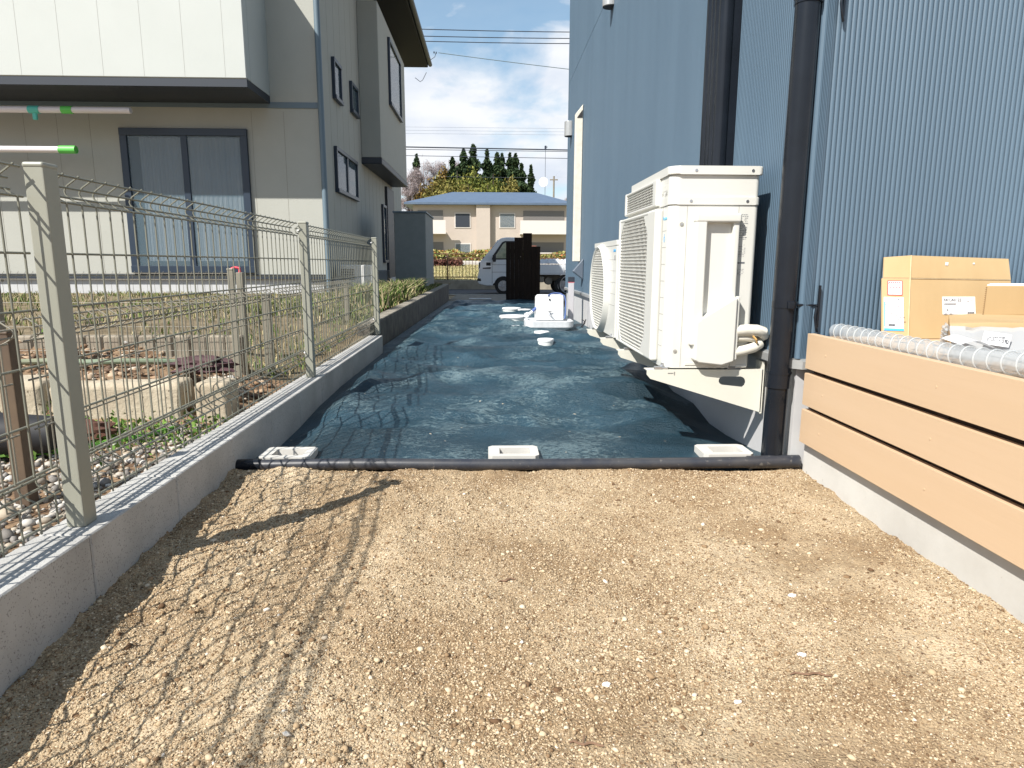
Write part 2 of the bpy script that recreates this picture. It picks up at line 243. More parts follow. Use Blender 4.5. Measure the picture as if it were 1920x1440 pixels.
class MB:
    def __init__(s): s.bm = bmesh.new()
    def box(s, x0, x1, y0, y1, z0, z1, bev=0, seg=2, rot=None, mi=0):
        r = bmesh.ops.create_cube(s.bm, size=1); vs = r['verts']
        for v in vs: v.co = Vector(((x0+x1)/2+v.co.x*(x1-x0), (y0+y1)/2+v.co.y*(y1-y0), (z0+z1)/2+v.co.z*(z1-z0)))
        if rot is not None:
            c = Vector(((x0+x1)/2, (y0+y1)/2, (z0+z1)/2))
            for v in vs: v.co = c + rot @ (v.co-c)
        fs = set(f for v in vs for f in v.link_faces)
        for f in fs: f.material_index = mi
        if bev > 0:
            es = list(set(e for v in vs for e in v.link_edges)); bmesh.ops.bevel(s.bm, geom=es, offset=bev, segments=seg, profile=0.5, affect='EDGES')
        return s
    def tube(s, pts, r, seg=8, closed=False, cap=True, mi=0):
        pts = [Vector(p) for p in pts]; n = len(pts); rings = []
        rr = r if isinstance(r, (list, tuple)) else [r]*n
        prev = None
        for i, p in enumerate(pts):
            if closed: d = pts[(i+1) % n]-pts[i-1]
            else: d = pts[min(i+1, n-1)]-pts[max(i-1, 0)]
            d.normalize()
            if prev is None:
                a = Vector((0, 0, 1)) if abs(d.z) < 0.9 else Vector((1, 0, 0)); u = d.cross(a).normalized()
            else:
                u = (prev - d*prev.dot(d)).normalized()
            prev = u; v = d.cross(u)
            rings.append([s.bm.verts.new(p+(u*math.cos(2*math.pi*k/seg)+v*math.sin(2*math.pi*k/seg))*rr[i]) for k in range(seg)])
        for i in range(n if closed else n-1):
            a, b = rings[i], rings[(i+1) % n]
            for k in range(seg):
                f = s.bm.faces.new((a[k], a[(k+1) % seg], b[(k+1) % seg], b[k])); f.material_index = mi
        if cap and not closed:
            s.bm.faces.new(list(reversed(rings[0]))).material_index = mi; s.bm.faces.new(rings[-1]).material_index = mi
        return s
    def prism(s, pts, axis, a, b, bev=0, seg=2, mi=0):
        # pts: 2D outline in the two other axes (in x,y,z order), extruded along axis from a to b
        def mk(p, t):
            if axis == 'x': return Vector((t, p[0], p[1]))
            if axis == 'y': return Vector((p[0], t, p[1]))
            return Vector((p[0], p[1], t))
        A = [s.bm.verts.new(mk(p, a)) for p in pts]; B = [s.bm.verts.new(mk(p, b)) for p in pts]; n = len(pts); fs = []
        fs.append(s.bm.faces.new(A)); fs.append(s.bm.faces.new(list(reversed(B))))
        for i in range(n): fs.append(s.bm.faces.new((A[i], B[i], B[(i+1) % n], A[(i+1) % n])))
        for f in fs: f.material_index = mi
        if bev > 0:
            es = list(set(e for v in A+B for e in v.link_edges)); bmesh.ops.bevel(s.bm, geom=es, offset=bev, segments=seg, profile=0.5, affect='EDGES')
        return s
    def quad(s, a, b, c, d, mi=0):
        f = s.bm.faces.new([s.bm.verts.new(Vector(p)) for p in (a, b, c, d)]); f.material_index = mi; return s
    def lathe(s, prof, cx, cy, seg=28, mi=0):
        rings = [[s.bm.verts.new((cx+r*math.cos(2*math.pi*k/seg), cy+r*math.sin(2*math.pi*k/seg), z)) for k in range(seg)] for r, z in prof]
        for i in range(len(rings)-1):
            for k in range(seg): s.bm.faces.new((rings[i][k], rings[i][(k+1) % seg], rings[i+1][(k+1) % seg], rings[i+1][k])).material_index = mi
        s.bm.faces.new(list(reversed(rings[0]))); s.bm.faces.new(rings[-1])
        return s
    def ico(s, c, r, sub=2, sq=(1, 1, 1), jit=0):
        q = bmesh.ops.create_icosphere(s.bm, subdivisions=sub, radius=r)
        for v in q['verts']:
            k = 1+jit*mnoise.noise(v.co*3/r+Vector(c)*7)
            v.co = Vector((c[0]+v.co.x*sq[0]*k, c[1]+v.co.y*sq[1]*k, c[2]+v.co.z*sq[2]*k))
        return s
    def build(s, name, mats, parent=None, smooth=True, angle=35, normals=True):
        if normals: bmesh.ops.recalc_face_normals(s.bm, faces=s.bm.faces[:])
        me = bpy.data.meshes.new(name); s.bm.to_mesh(me); s.bm.free()
        o = link_mesh(name, me, mats, parent, smooth, angle)
        if smooth and len(me.polygons) < 20000:
            w = o.modifiers.new('weighted_normal', 'WEIGHTED_NORMAL'); w.keep_sharp = True; w.weight = 100
        return o
def dup_tree(o, delta, label=None, parent=None):
    c = o.copy(); COL.objects.link(c)
    if parent is None:
        c.location = Vector(o.location)+Vector(delta); WL[c.name] = c.location.copy()
        if label: c['label'] = label
    else:
        c.parent = parent; WL[c.name] = WL[parent.name]
    for ch in list(o.children): dup_tree(ch, delta, None, c)
    return c
def text_on(string, size, origin, xdir, ydir, matl, name, parent, extrude=0.0003, align='LEFT', bold=0.0):
    cu = bpy.data.curves.new(name, 'FONT'); cu.body = string; cu.size = size; cu.extrude = extrude; cu.align_x = align; cu.offset = bold; cu.resolution_u = 2
    to = bpy.data.objects.new('tmp_text', cu); COL.objects.link(to)
    dg = bpy.context.evaluated_depsgraph_get(); me = bpy.data.meshes.new_from_object(to.evaluated_get(dg)); bpy.data.objects.remove(to)
    x = Vector(xdir).normalized(); y = Vector(ydir).normalized(); z = x.cross(y)
    mm = Matrix((x, y, z)).transposed().to_4x4(); mm.translation = Vector(origin); me.transform(mm)
    me.materials.clear()
    return link_mesh(name, me, matl, parent, smooth=False)

# numpy helpers
def vnoise(x, y, seed=0):
    xi = np.floor(x).astype(np.int64); yi = np.floor(y).astype(np.int64); xf = x-xi; yf = y-yi
    def h(a, b):
        n = (a*374761393 + b*668265263 + seed*974634777) & 0xFFFFFFFF
        n = ((n ^ (n >> 13))*1274126177) & 0xFFFFFFFF
        return ((n ^ (n >> 16)) & 0xFFFF)/65535.0
    u = xf*xf*(3-2*xf); v = yf*yf*(3-2*yf)
    return (h(xi, yi)*(1-u)+h(xi+1, yi)*u)*(1-v)+(h(xi, yi+1)*(1-u)+h(xi+1, yi+1)*u)*v*1.0 - 0.5
def fbm(x, y, sc, octv=4, seed=0, gain=0.5):
    t = 0; a = 1.0
    for i in range(octv): t = t+a*vnoise(x*sc+17.3*i, y*sc-9.1*i, seed+i); sc *= 2.03; a *= gain
    return t
def mesh_np(name, V, F, mi=None):
    me = bpy.data.meshes.new(name); V = np.asarray(V, np.float32); F = np.asarray(F, np.int32); k = F.shape[1]
    me.vertices.add(len(V)); me.vertices.foreach_set('co', V.ravel()); me.loops.add(F.size); me.loops.foreach_set('vertex_index', F.ravel())
    me.polygons.add(len(F)); me.polygons.foreach_set('loop_start', np.arange(0, F.size, k, dtype=np.int32)); me.polygons.foreach_set('loop_total', np.full(len(F), k, np.int32))
    if mi is not None: me.polygons.foreach_set('material_index', mi.astype(np.int32))
    me.update(calc_edges=True); return me
def grid_np(name, xs, ys, zf, mf=None, xf=None):
    X, Y = np.meshgrid(xs, ys); Z = zf(X, Y)
    if xf is not None: X = xf(X, Y)
    V = np.stack([X, Y, Z], -1).reshape(-1, 3); nx, ny = len(xs), len(ys)
    i = np.arange(ny-1)[:, None]*nx+np.arange(nx-1)[None]; F = np.stack([i, i+1, i+nx+1, i+nx], -1).reshape(-1, 4)
    mi = None
    if mf is not None:
        cx = (X[:-1, :-1]+X[1:, 1:])/2; cy = (Y[:-1, :-1]+Y[1:, 1:])/2; mi = mf(cx, cy).ravel()
    return mesh_np(name, V, F, mi)
rng = np.random.default_rng(7)
_bm = bmesh.new(); bmesh.ops.create_icosphere(_bm, subdivisions=1, radius=1); _bm.verts.ensure_lookup_table()
ICO_V = np.array([v.co[:] for v in _bm.verts]); ICO_F = np.array([[v.index for v in f.verts] for f in _bm.faces]); _bm.free()
def scatter(name, P, sizes, mt, flat=0.65, jit=0.25, parent=None):
    n = len(P); q = rng.uniform(0, 2*np.pi, n); c, s = np.cos(q), np.sin(q)
    V = ICO_V[None]*(1+rng.uniform(-jit, jit, (n, len(ICO_V), 1)))
    sc = np.stack([rng.uniform(0.8, 1.35, n), rng.uniform(0.7, 1.1, n), rng.uniform(flat*0.7, flat*1.2, n)], -1)*sizes[:, None]
    V = V*sc[:, None]
    tl = rng.uniform(-0.5, 0.5, n); ct, st = np.cos(tl)[:, None], np.sin(tl)[:, None]
    y, z = V[..., 1].copy(), V[..., 2].copy(); V[..., 1] = y*ct-z*st; V[..., 2] = y*st+z*ct
    x, y = V[..., 0].copy(), V[..., 1].copy(); V[..., 0] = x*c[:, None]-y*s[:, None]; V[..., 1] = x*s[:, None]+y*c[:, None]
    V = V+np.asarray(P)[:, None]
    F = (ICO_F[None]+(np.arange(n)*len(ICO_V))[:, None, None]).reshape(-1, 3)
    me = mesh_np(name, V.reshape(-1, 3), F)
    return link_mesh(name, me, mt, parent, smooth=True, angle=180)
def leaves(name, P, size, mt, parent=None, up=0.3, aspect=1.6):
    n = len(P); a = rng.normal(size=(n, 3)); a[:, 2] += up; a /= np.linalg.norm(a, axis=1)[:, None]
    b = np.cross(a, rng.normal(size=(n, 3))); b /= np.linalg.norm(b, axis=1)[:, None]
    sz = (size*rng.uniform(0.6, 1.4, n))[:, None]
    P = np.asarray(P); V = np.stack([P-a*sz*aspect/2, P+b*sz/2, P+a*sz*aspect/2, P-b*sz/2], 1).reshape(-1, 3)
    F = np.arange(n*4).reshape(-1, 4)
    return link_mesh(name, mesh_np(name, V, F), mt, parent, smooth=False)
def blades(name, P, h, mt, parent=None, w=0.004, lean=0.5):
    n = len(P); P = np.asarray(P); hh = h*rng.uniform(0.45, 1.25, n); az = rng.uniform(0, 2*np.pi, n); ln = rng.uniform(0.05, lean, n)*hh
    d = np.stack([np.cos(az), np.sin(az), np.zeros(n)], -1); az2 = rng.uniform(0, 2*np.pi, n); s = np.stack([np.cos(az2), np.sin(az2), np.zeros(n)], -1)*(w*rng.uniform(0.6, 1.3, n))[:, None]
    up = np.zeros((n, 3)); up[:, 2] = 1
    m1 = P+d*(ln*0.35)[:, None]+up*(hh*0.6)[:, None]; tp = P+d*ln[:, None]*1.3+up*(hh*0.95)[:, None]
    V = np.stack([P-s, P+s, m1+s*0.8, m1-s*0.8, tp], 1).reshape(-1, 3); b = np.arange(n)[:, None]*5
    F = np.concatenate([b+np.array([[0, 1, 2]]), b+np.array([[0, 2, 3]]), b+np.array([[3, 2, 4]])], 1).reshape(-1, 3)
    return link_mesh(name, mesh_np(name, V, F), mt, parent, smooth=False)

# ------------------------------------------------------------------ ground
def sst(t): t = np.clip(t, 0, 1); return t*t*(3-2*t)
def strip_z(X, Y):
    z = np.interp(Y, [0, 1.0, 1.6, 2.2, 2.26, 2.5, 15.3, 16.4, 21, 26, 60, 900], [-0.725, -0.722, -0.718, -0.697, -0.72, -0.80, -0.93, -0.95, -1.0, -1.0, -1.0, -1.0])
    z = z-0.035*sst((-X-0.35)/0.4)*sst((1.5-Y)/0.5)+0.014*sst((-X-0.45)/0.35)*sst((Y-1.45)/0.5)*sst((2.6-Y)/0.3)
    return z
def ground_z(X, Y):
    z = strip_z(X, Y)
    near = (X > -0.96) & (X < 1.14) & (Y > 0.3) & (Y < 2.4)
    b = 0.020*fbm(X, Y, 2.6, 3, 3)+0.010*fbm(X, Y, 9, 3, 11)+0.006*fbm(X, Y, 34, 3, 5)+0.0035*np.abs(fbm(X, Y, 110, 2, 9))
    rough = sst((-X+0.35)/0.9)*(0.014*fbm(X, Y, 17, 3, 23)+0.006*np.abs(fbm(X, Y, 55, 2, 29)))
    z = z+np.where(near, b+rough, 0)
    z = np.where((X < -1.0) & (Y < 17.5), -0.86, z)
    z = np.where(Y > 22, z-0.02+0.0*X, z)
    return z
xs = np.concatenate([[-900, -400, -150, -60, -25, -12, -7, -4, -2.4, -1.6, -1.25, -1.0, -0.97], np.arange(-0.90, 1.10, 0.0052), [1.12, 1.3, 1.8, 3, 5, 9, 16, 30, 70, 200, 500, 900]])
ys = np.concatenate([[-900, -300, -80, -30, -12, -6, -3, -1.5, -0.6, -0.1, 0.2, 0.35, 0.45], np.arange(0.5, 2.34, 0.0052), np.arange(2.4, 6, 0.2), np.arange(6, 26, 0.6), [27, 29, 32, 38, 48, 60, 90, 140, 220, 400, 900]])
g = link_mesh('ground', grid_np('ground', xs, ys, ground_z, lambda X, Y: np.where(Y > 25.6, 1, 0)), [m_dirt, m_far], smooth=True, angle=180)
tag(g, kind='structure')
# pebbles and grit on the dirt, one mass
n = 360000
py = 0.50+1.70*rng.random(n)**1.25; px = rng.uniform(-0.86, 1.085, n)
dens = 0.50+fbm(px, py, 2.6, 3, 31)*1.5+0.25*(px < 0.0)
keep = rng.random(n) < np.clip(dens+0.30, 0.12, 1); px, py = px[keep], py[keep]; n = len(px)
sz = np.exp(rng.normal(np.log(0.00132), 0.38, n)); big = rng.random(n) < 0.005+0.010*(px < -0.2); sz[big] *= rng.uniform(1.8, 3.6, big.sum()); sz = np.minimum(sz, 0.0068)
cxs = np.array([(0.02, 0.93), (0.05, 1.02), (-0.12, 0.88), (0.28, 1.1), (0.45, 1.25), (-0.35, 1.2), (-0.55, 1.6), (0.7, 1.6)]); kk_ = rng.integers(0, 8, 900)
qx = cxs[kk_, 0]+rng.normal(0, 0.075, 900); qy = cxs[kk_, 1]+rng.normal(0, 0.055, 900); ok = (qx > -0.83) & (qx < 1.05)
px = np.concatenate([px, qx[ok]]); py = np.concatenate([py, qy[ok]]); sz = np.concatenate([sz, np.exp(rng.normal(np.log(0.0034), 0.35, ok.sum()))])
P = np.stack([px, py, ground_z(px, py)+sz*0.22], -1)
tag(scatter('gravel', P, sz, m_peb, flat=0.6, jit=0.36), 'loose tan gravel and grit spread over the bare dirt strip', 'gravel', kind='stuff')
m_pebw = mat('white pebble', col=(0.78, 0.76, 0.74), var=0.1, rough=0.8)
for (x, y, s, lb) in ((0.20, 1.03, 0.008, 'small white stone left of the paired white stones'), (0.41, 0.98, 0.007, 'small white stone near the bottom centre of the dirt'), (0.66, 1.33, 0.009, 'white stone lying beside the concrete base of the tan boards'), (0.585, 1.12, 0.009, 'pale white pebble below the reddish twig')):
    mb = MB(); z = float(ground_z(np.array([x]), np.array([y]))[0]); mb.ico((x, y, z+s*0.25), s*0.62, 2, (1.5, 0.95, 0.7), 0.6)
    tag(mb.build('white_stone', m_pebw), lb, 'stone', 'white stones on the dirt')
def gz(x, y): return float(ground_z(np.array([x*1.0]), np.array([y*1.0]))[0])
for (x0, y0, x1, y1, lb) in ((0.53, 1.05, 0.60, 1.045, 'reddish dry twig on the dirt right of centre'), (0.12, 0.90, 0.17, 0.885, 'short curved dry twig near the bottom of the dirt'), (0.02, 1.42, 0.06, 1.43, 'tiny brown leaf stalk in the middle of the dirt')):
    mb = MB(); k = 7
    mb.tube([(x0+(x1-x0)*i/k, y0+(y1-y0)*i/k+0.004*math.sin(i*1.7), gz(x0+(x1-x0)*i/k, y0+(y1-y0)*i/k)+0.004) for i in range(k+1)], [0.0022*(0.5+0.5*math.sin(math.pi*(i+0.7)/(k+1.4))) for i in range(k+1)], 6)
    mb.tube([(x0+(x1-x0)*0.4, y0+(y1-y0)*0.4, gz(x0, y0)+0.005), (x0+(x1-x0)*0.5, y0+0.012, gz(x0, y0)+0.007)], 0.001, 5)
    tag(mb.build('twig', m_twigl), lb, 'twig', 'twigs lying on the dirt')

# neighbour's garden ground
def yard_z(X, Y):
    base = np.interp(Y, [0, 2.58, 2.68, 3.44, 3.5, 10, 18], [-0.635, -0.63, -0.47, -0.46, -0.39, -0.46, -0.50])
    lo = np.interp(Y, [0, 5.0, 6.0, 18], [-0.635, -0.62, -0.50, -0.52]); t = sst((-X-1.02)/np.interp(Y, [0, 3, 4, 5.6, 6.2], [0.3, 0.5, 1.3, 1.3, 0.5]))
    z = lo*(1-t)+base*t
    return z+0.012*fbm(X, Y, 5, 4, 41)+np.where((Y > 2.65) & (Y < 3.46), 0.03*fbm(X, Y, 9, 3, 77), 0)
xs = np.concatenate([np.arange(-14, -5, 0.3), np.arange(-5, -0.96, 0.03), [-0.955]]); ys = np.concatenate([np.arange(-2, 0.6, 0.2), np.arange(0.6, 6.2, 0.03), np.arange(6.2, 18.2, 0.12)])
yz = grid_np('garden_soil', xs, ys, yard_z, lambda X, Y: np.where(Y < 3.5, 0, 1))
tag(link_mesh('garden_soil', yz, [m_soil, m_lawn], smooth=True, angle=180), kind='structure')
n = 13000; x = rng.uniform(-3.4, -0.98, n); y = rng.uniform(0.7, 2.58, n); s = np.exp(rng.normal(np.log(0.0085), 0.35, n))
tag(scatter('river_gravel', np.stack([x, y, yard_z(x, y)+s*0.3], -1), s, m_gravel, flat=0.7), 'rounded grey and tan river gravel behind the near fence', 'gravel', kind='stuff')
n = 3600; x = rng.uniform(-5, -1.05, n); y = rng.uniform(2.66, 3.48, n); s = np.exp(rng.normal(np.log(0.009), 0.55, n)); s = np.minimum(s, 0.035)
tag(scatter('garden_debris', np.stack([x, y, yard_z(x, y)+s*0.3], -1), s, m_debris, flat=0.5, jit=0.45), 'crumbled soil, shells and plant debris in the brown garden bed', 'debris', kind='stuff')
# lawn blades
n = 34000; x = rng.uniform(-8.5, -1.1, n); y = 3.55+rng.random(n)**1.2*6.4; k = rng.random(n) < np.clip(0.40+fbm(x, y, 1.3, 3, 55)*1.5, 0.04, 1); x, y = x[k], y[k]
tag(blades('grass', np.stack([x, y, yard_z(x, y)], -1), 0.055, m_grass, w=0.0042, lean=0.9), 'patchy green and straw grass between the bed edging and the cream house', 'grass', kind='stuff')
n = 26000; y = 5.7+rng.random(n)**1.1*9.5; x = -1.07-rng.random(n)**1.3*1.05; k = rng.random(n) < np.clip(0.55+fbm(x, y, 1.7, 3, 57)*1.5, 0.08, 1); x, y = x[k], y[k]
hh = 0.08
tag(blades('tall_grass', np.stack([x, y, yard_z(x, y)], -1), hh, m_grass, w=0.007, lean=0.8), 'tufted yellow green grass along the dark retaining kerb', 'grass', kind='stuff')
cl = [(-1.22, 8.6, 0.17), (-1.35, 9.6, 0.20), (-1.18, 10.4, 0.19), (-1.5, 8.0, 0.14), (-1.25, 7.2, 0.12)]
P = np.concatenate([np.stack([rng.normal(cx, 0.11, 500), rng.normal(cy, 0.16, 500), np.full(500, -0.46)], -1) for cx, cy, _ in cl]); P[:, 0] = np.minimum(P[:, 0], -1.06)
tag(blades('grass_tufts', P, 0.21, m_grass, w=0.008, lean=0.9), 'taller arching tufts of grass beside the far end of the kerb', 'grass', kind='stuff')
n = 1500; x = np.concatenate([rng.normal(-1.45, 0.16, n//2), rng.uniform(-1.9, -1.02, n//2)]); y = np.concatenate([rng.normal(2.35, 0.12, n//2), rng.normal(2.5, 0.12, n//2)]); y = np.minimum(y, 2.62)
tag(leaves('weeds', np.stack([x, y, yard_z(x, y)+rng.uniform(0.005, 0.035, n)], -1), 0.012, m_green), 'low bright green weeds growing by the porous stones', 'weeds', kind='stuff')

# road, gutter apron, kerb wall
mb = MB(); mb.box(-90, 90, 21.4, 25.45, -1.3, -0.985); tag(mb.build('road', m_asph), kind='structure')
mb = MB(); mb.prism([(15.5, -1.3), (15.5, -0.865), (17, -0.915), (21.4, -0.972), (21.4, -1.3)], 'x', -1.0, 12.0); tag(mb.build('apron', m_gutter), kind='structure')
mb = MB(); mb.box(-40, 12, 20.75, 21.15, -0.975, -0.955)
tag(mb.build('gutter', m_conc), kind='structure')
mb = MB()
for i in range(90): mb.box(-8+i*0.2, -8+i*0.2+0.1, 20.85, 21.05, -0.956, -0.950)
mb.box(-8.05, 10, 20.82, 20.87, -0.958, -0.949); mb.box(-8.05, 10, 21.03, 21.08, -0.958, -0.949)
tag(mb.build('drain_grate', m_dark), 'dark slotted drain grate along the near road edge', 'drain grate')
mb = MB(); mb.box(-45, 45, 25.45, 25.65, -1.2, -0.645, 0.01); 
tag(mb.build('kerb_wall', m_kerb), 'low weathered concrete kerb wall under the brown railing across the road', 'wall')
mb = MB(); mb.prism([(25.652, -1.3), (25.652, -0.665), (33.6, -0.10), (60, -0.10), (60, -1.3)], 'x', -45, 45); tag(mb.build('bank', m_far), kind='structure')
n = 30000; x = rng.uniform(-6, 8, n); y = rng.uniform(25.7, 33.5, n); m_dry = mat('dry grass blade', rough=0.8, spec=0.2, island=[(0, (0.20, 0.20, 0.07)), (0.5, (0.42, 0.36, 0.18)), (1, (0.55, 0.46, 0.26))])
tag(blades('verge_grass', np.stack([x, y, -0.675+(y-25.65)*0.565/7.95], -1), 0.07, m_dry, w=0.012), 'dry yellow green verge grass behind the brown railing', 'grass', kind='stuff')

# ------------------------------------------------------------------ weed mat
def mat_z(X, Y):
    z = np.interp(Y, [2.2, 2.3, 6.5, 15.3, 16], [-0.690, -0.685, -0.693, -0.845, -0.86])+0*X
    fold = 0.016*fbm(X*0.45, Y, 1.9, 3, 61)+0.026*fbm(X*0.33+0.18*Y, Y, 3.1, 2, 64)+0.014*(1-np.abs(fbm(X*0.42-0.12*Y, Y, 2.3, 2, 66))*7).clip(0, 1)+0.010*(1-np.abs(fbm(X*0.5+0.25*Y, Y, 3.2, 2, 67))*4).clip(-0.3, 1)+0.005*fbm(X, Y, 9, 3, 71)+0.0022*fbm(X*1.0, Y, 30, 2, 73)
    fold = 2.3*fold+0.014*fbm(X*0.5+0.25*Y, Y*1.5, 2.6, 2, 81)+0.005*(1-np.abs(fbm(X*0.4+0.1*Y, Y*1.3, 4.5, 2, 83))*5).clip(0, 1)
    z = z+fold*sst((Y-2.26)/0.5)
    ridge = lambda x0, y0, s, w, a: a*np.exp(-((Y-(y0+s*(X-x0)))/w)**2)*np.exp(-((X-x0)/0.55)**2)
    z = z+ridge(-0.25, 2.95, 0.55, 0.07, 0.028)+ridge(-0.35, 3.9, 0.7, 0.09, 0.035)+ridge(0.1, 3.4, -0.15, 0.06, 0.018)+ridge(0.6, 2.75, 0.2, 0.06, 0.02)+ridge(-0.3, 4.9, -0.4, 0.1, 0.03)+ridge(0.5, 4.4, 0.3, 0.08, 0.016)
    eL = sst(1-(X+0.853)/0.20); eR = sst(1-(1.055-X)/0.34)
    zl = np.interp(Y, [2.2, 2.4, 2.6, 2.95, 3.3, 3.8, 5.3, 6, 15], [-0.69, -0.703, -0.738, -0.730, -0.709, -0.700, -0.712, -0.72, -0.86]); zr = np.interp(Y, [2.2, 2.55, 2.85, 3.08, 3.34, 3.73, 4.07, 4.66, 5.15, 5.9, 6.8, 9, 15], [-0.69, -0.733, -0.753, -0.756, -0.712, -0.724, -0.678, -0.678, -0.666, -0.642, -0.668, -0.70, -0.83])
    z = z*(1-eL)+zl*eL; z = z*(1-eR)+(zr+0.3*(z-zr)*(1-eR))*eR
    return z
ys = np.concatenate([np.arange(2.205, 5, 0.012), np.arange(5, 9, 0.025), np.arange(9, 15.35, 0.05), [15.35]]); us = np.linspace(0, 1, 190)
def mat_x(U, Y):
    x0 = np.interp(Y, [2, 5.34, 5.42, 16], [-0.852, -0.852, -0.93, -0.935]); x1 = np.interp(Y, [2, 9.2, 9.6, 16], [1.055, 1.055, 1.35, 1.35])
    return x0+(x1-x0)*U
Ug, Yg = np.meshgrid(us, ys); Xg = mat_x(Ug, Yg); Zg = mat_z(Xg, Yg)
for bx_ in (-0.800, -0.005, 0.755):      # the cloth is cut out round each footing block
    Zg = np.where((Xg > bx_+0.012) & (Xg < bx_+0.166) & (Yg > 2.240) & (Yg < 2.358), -0.86, Zg)
V = np.stack([Xg, Yg, Zg], -1).reshape(-1, 3); nx, ny = len(us), len(ys); i = np.arange(ny-1)[:, None]*nx+np.arange(nx-1)[None]
tag(link_mesh('weed_mat', mesh_np('weed_mat', V, np.stack([i, i+1, i+nx+1, i+nx], -1).reshape(-1, 4)), m_weed, smooth=True, angle=180), 'wrinkled dark blue green weed control sheet covering the side strip', 'weed mat')

# black pipe lying across + its coupling
mb = MB(); pts = [(-0.855+i*1.925/24, 2.20+0.004*math.sin(i*0.5), -0.679+0.003*math.sin(i*0.31)) for i in range(25)]
mb.tube(pts, 0.0195, 20); bar = mb.build('drain_pipe', m_barpipe); tag(bar, 'thin black pipe lying across the strip at the edge of the weed mat', 'pipe')
for xa, xb in ((-0.862, -0.775), (0.895, 1.076)):
    mb = MB(); mb.tube([(xa, 2.20, -0.679), (xb, 2.201, -0.677)], 0.0225, 20); mb.build('coupling', m_black if xa < 0 else m_barpipe, bar)

# hollow concrete footing blocks
def footing(x, label):
    mb = MB(); z1, z0 = -0.660, -0.83; w, d, t = 0.178, 0.135, 0.03; y0 = 2.232; c = 0.014
    out = [(x+c, y0), (x+w-c, y0), (x+w, y0+c), (x+w, y0+d-c), (x+w-c, y0+d), (x+c, y0+d), (x, y0+d-c), (x, y0+c)]
    inn = [(x+t+0.01, y0+t), (x+w-t, y0+t), (x+w-t, y0+t), (x+w-t, y0+d-t), (x+w-t, y0+d-t), (x+t+0.01, y0+d-t), (x+t+0.01, y0+d-t), (x+t+0.01, y0+t)]
    bm = mb.bm; A = [bm.verts.new((*p, z1)) for p in out]; B = [bm.verts.new((*p, z0)) for p in out]; C = [bm.verts.new((*p, z1)) for p in inn]; D = [bm.verts.new((p[0]*0.9+(x+w/2)*0.1, p[1]*0.9+(y0+d/2)*0.1, z0+0.03)) for p in inn]
    for i in range(8):
        j = (i+1) % 8; bm.faces.new((B[i], B[j], A[j], A[i])); bm.faces.new((A[i], A[j], C[j], C[i])); bm.faces.new((C[i], C[j], D[j], D[i]))
    bm.faces.new(D); bm.faces.new(list(reversed(B))); bmesh.ops.remove_doubles(bm, verts=bm.verts[:], dist=1e-5)
    return tag(mb.build('footing_block', m_conc, smooth=False), label, 'footing block', 'hollow footing blocks behind the black pipe')
footing(-0.800, 'hollow concrete footing block in fence shadow against the grey block wall')
footing(-0.005, 'hollow concrete footing block alone at the middle of the black pipe')
footing(0.755, 'hollow concrete footing block beside the base of the black downpipe')

# ------------------------------------------------------------------ grey block wall with mesh fence
wall = empty('block_wall', (-0.908, 2.4, -0.80), 'low wall of pale grey concrete blocks under the near mesh fence', 'wall')
mb = MB(); x0, x1 = -0.963, -0.853
y = -0.62
while y < 5.34:
    y2 = min(y+0.3985, 5.345); mb.box(x0, x1, y, y2-0.004, -0.86, -0.573, 0.003, 1); y += 0.3985
mb.build('block_course', m_block, wall)
mb = MB(); mb.box(x0+0.005, x1-0.005, -0.62, 5.34, -0.86, -0.578); mb.build('mortar', m_joint, wall)

def mesh_panel(y0, y1, X, zt, levels, bends, pitch, r, zb, parent, mt, sgn=-1):
    """levels: straight horizontal wires; bends: list of z-quads forming the folded rails"""
    mb = MB()
    for z in levels: mb.tube([(X, y0, z), (X, y1, z)], r*1.3, 6)
    for bz in bends:
        offs = (0, 0.026, 0.024, 0.0)
        for z, o in zip(bz, offs): mb.tube([(X+sgn*o, y0, z), (X+sgn*o, y1, z)], r*1.3, 6)
    k = int((y1-y0-0.03)/pitch); ys_ = [y0+0.02+(y1-y0-0.04)*i/k for i in range(k+1)]
    prof = []
    allb = sorted(bends, key=lambda b: -b[0])
    z = zt
    prof.append((0, zt+0.005))
    for b in allb:
        if b[0] < zt-0.02: prof.append((0, b[0]))
        a, b1, c, d = b
        for t in np.linspace(0, 1, 9)[1:]:
            prof.append((sgn*0.036*math.sin(math.pi*t)**0.8, a+(d-a)*t))
    prof.append((0, zb))
    for y in ys_: mb.tube([(X-sgn*r*1.6+p[0], y, p[1]) for p in prof], r, 5)
    return mb.build('mesh_panel', mt, parent, angle=60)
fence = empty('mesh_fence', (-0.93, 1.435, -0.573), 'grey green welded mesh fence with three square posts on the grey block wall', 'fence')
Lv = [0.017, -0.098, -0.212, -0.328, -0.545]; Bd = [(0.186, 0.165, 0.143, 0.128), (-0.432, -0.452, -0.474, -0.489)]
for ya, yb in ((-0.55, 1.41), (1.47, 3.35), (3.41, 5.40)): mesh_panel(ya, yb, -0.932, 0.186, Lv, Bd, 0.055, 0.0022, -0.556, fence, m_wiref)
def post(x, y, zb, zt, w, d, parent, mt):
    mb = MB(); mb.box(x-w/2, x+w/2, y, y+d, zb, zt, 0.004, 2); p = mb.build('post', mt, parent)
    mb = MB(); mb.box(x-w/2-0.0015, x+w/2+0.0015, y-0.0015, y+d+0.0015, zt-0.006, zt+0.006, 0.005, 3); mb.build('post_cap', mt, p)
    return p
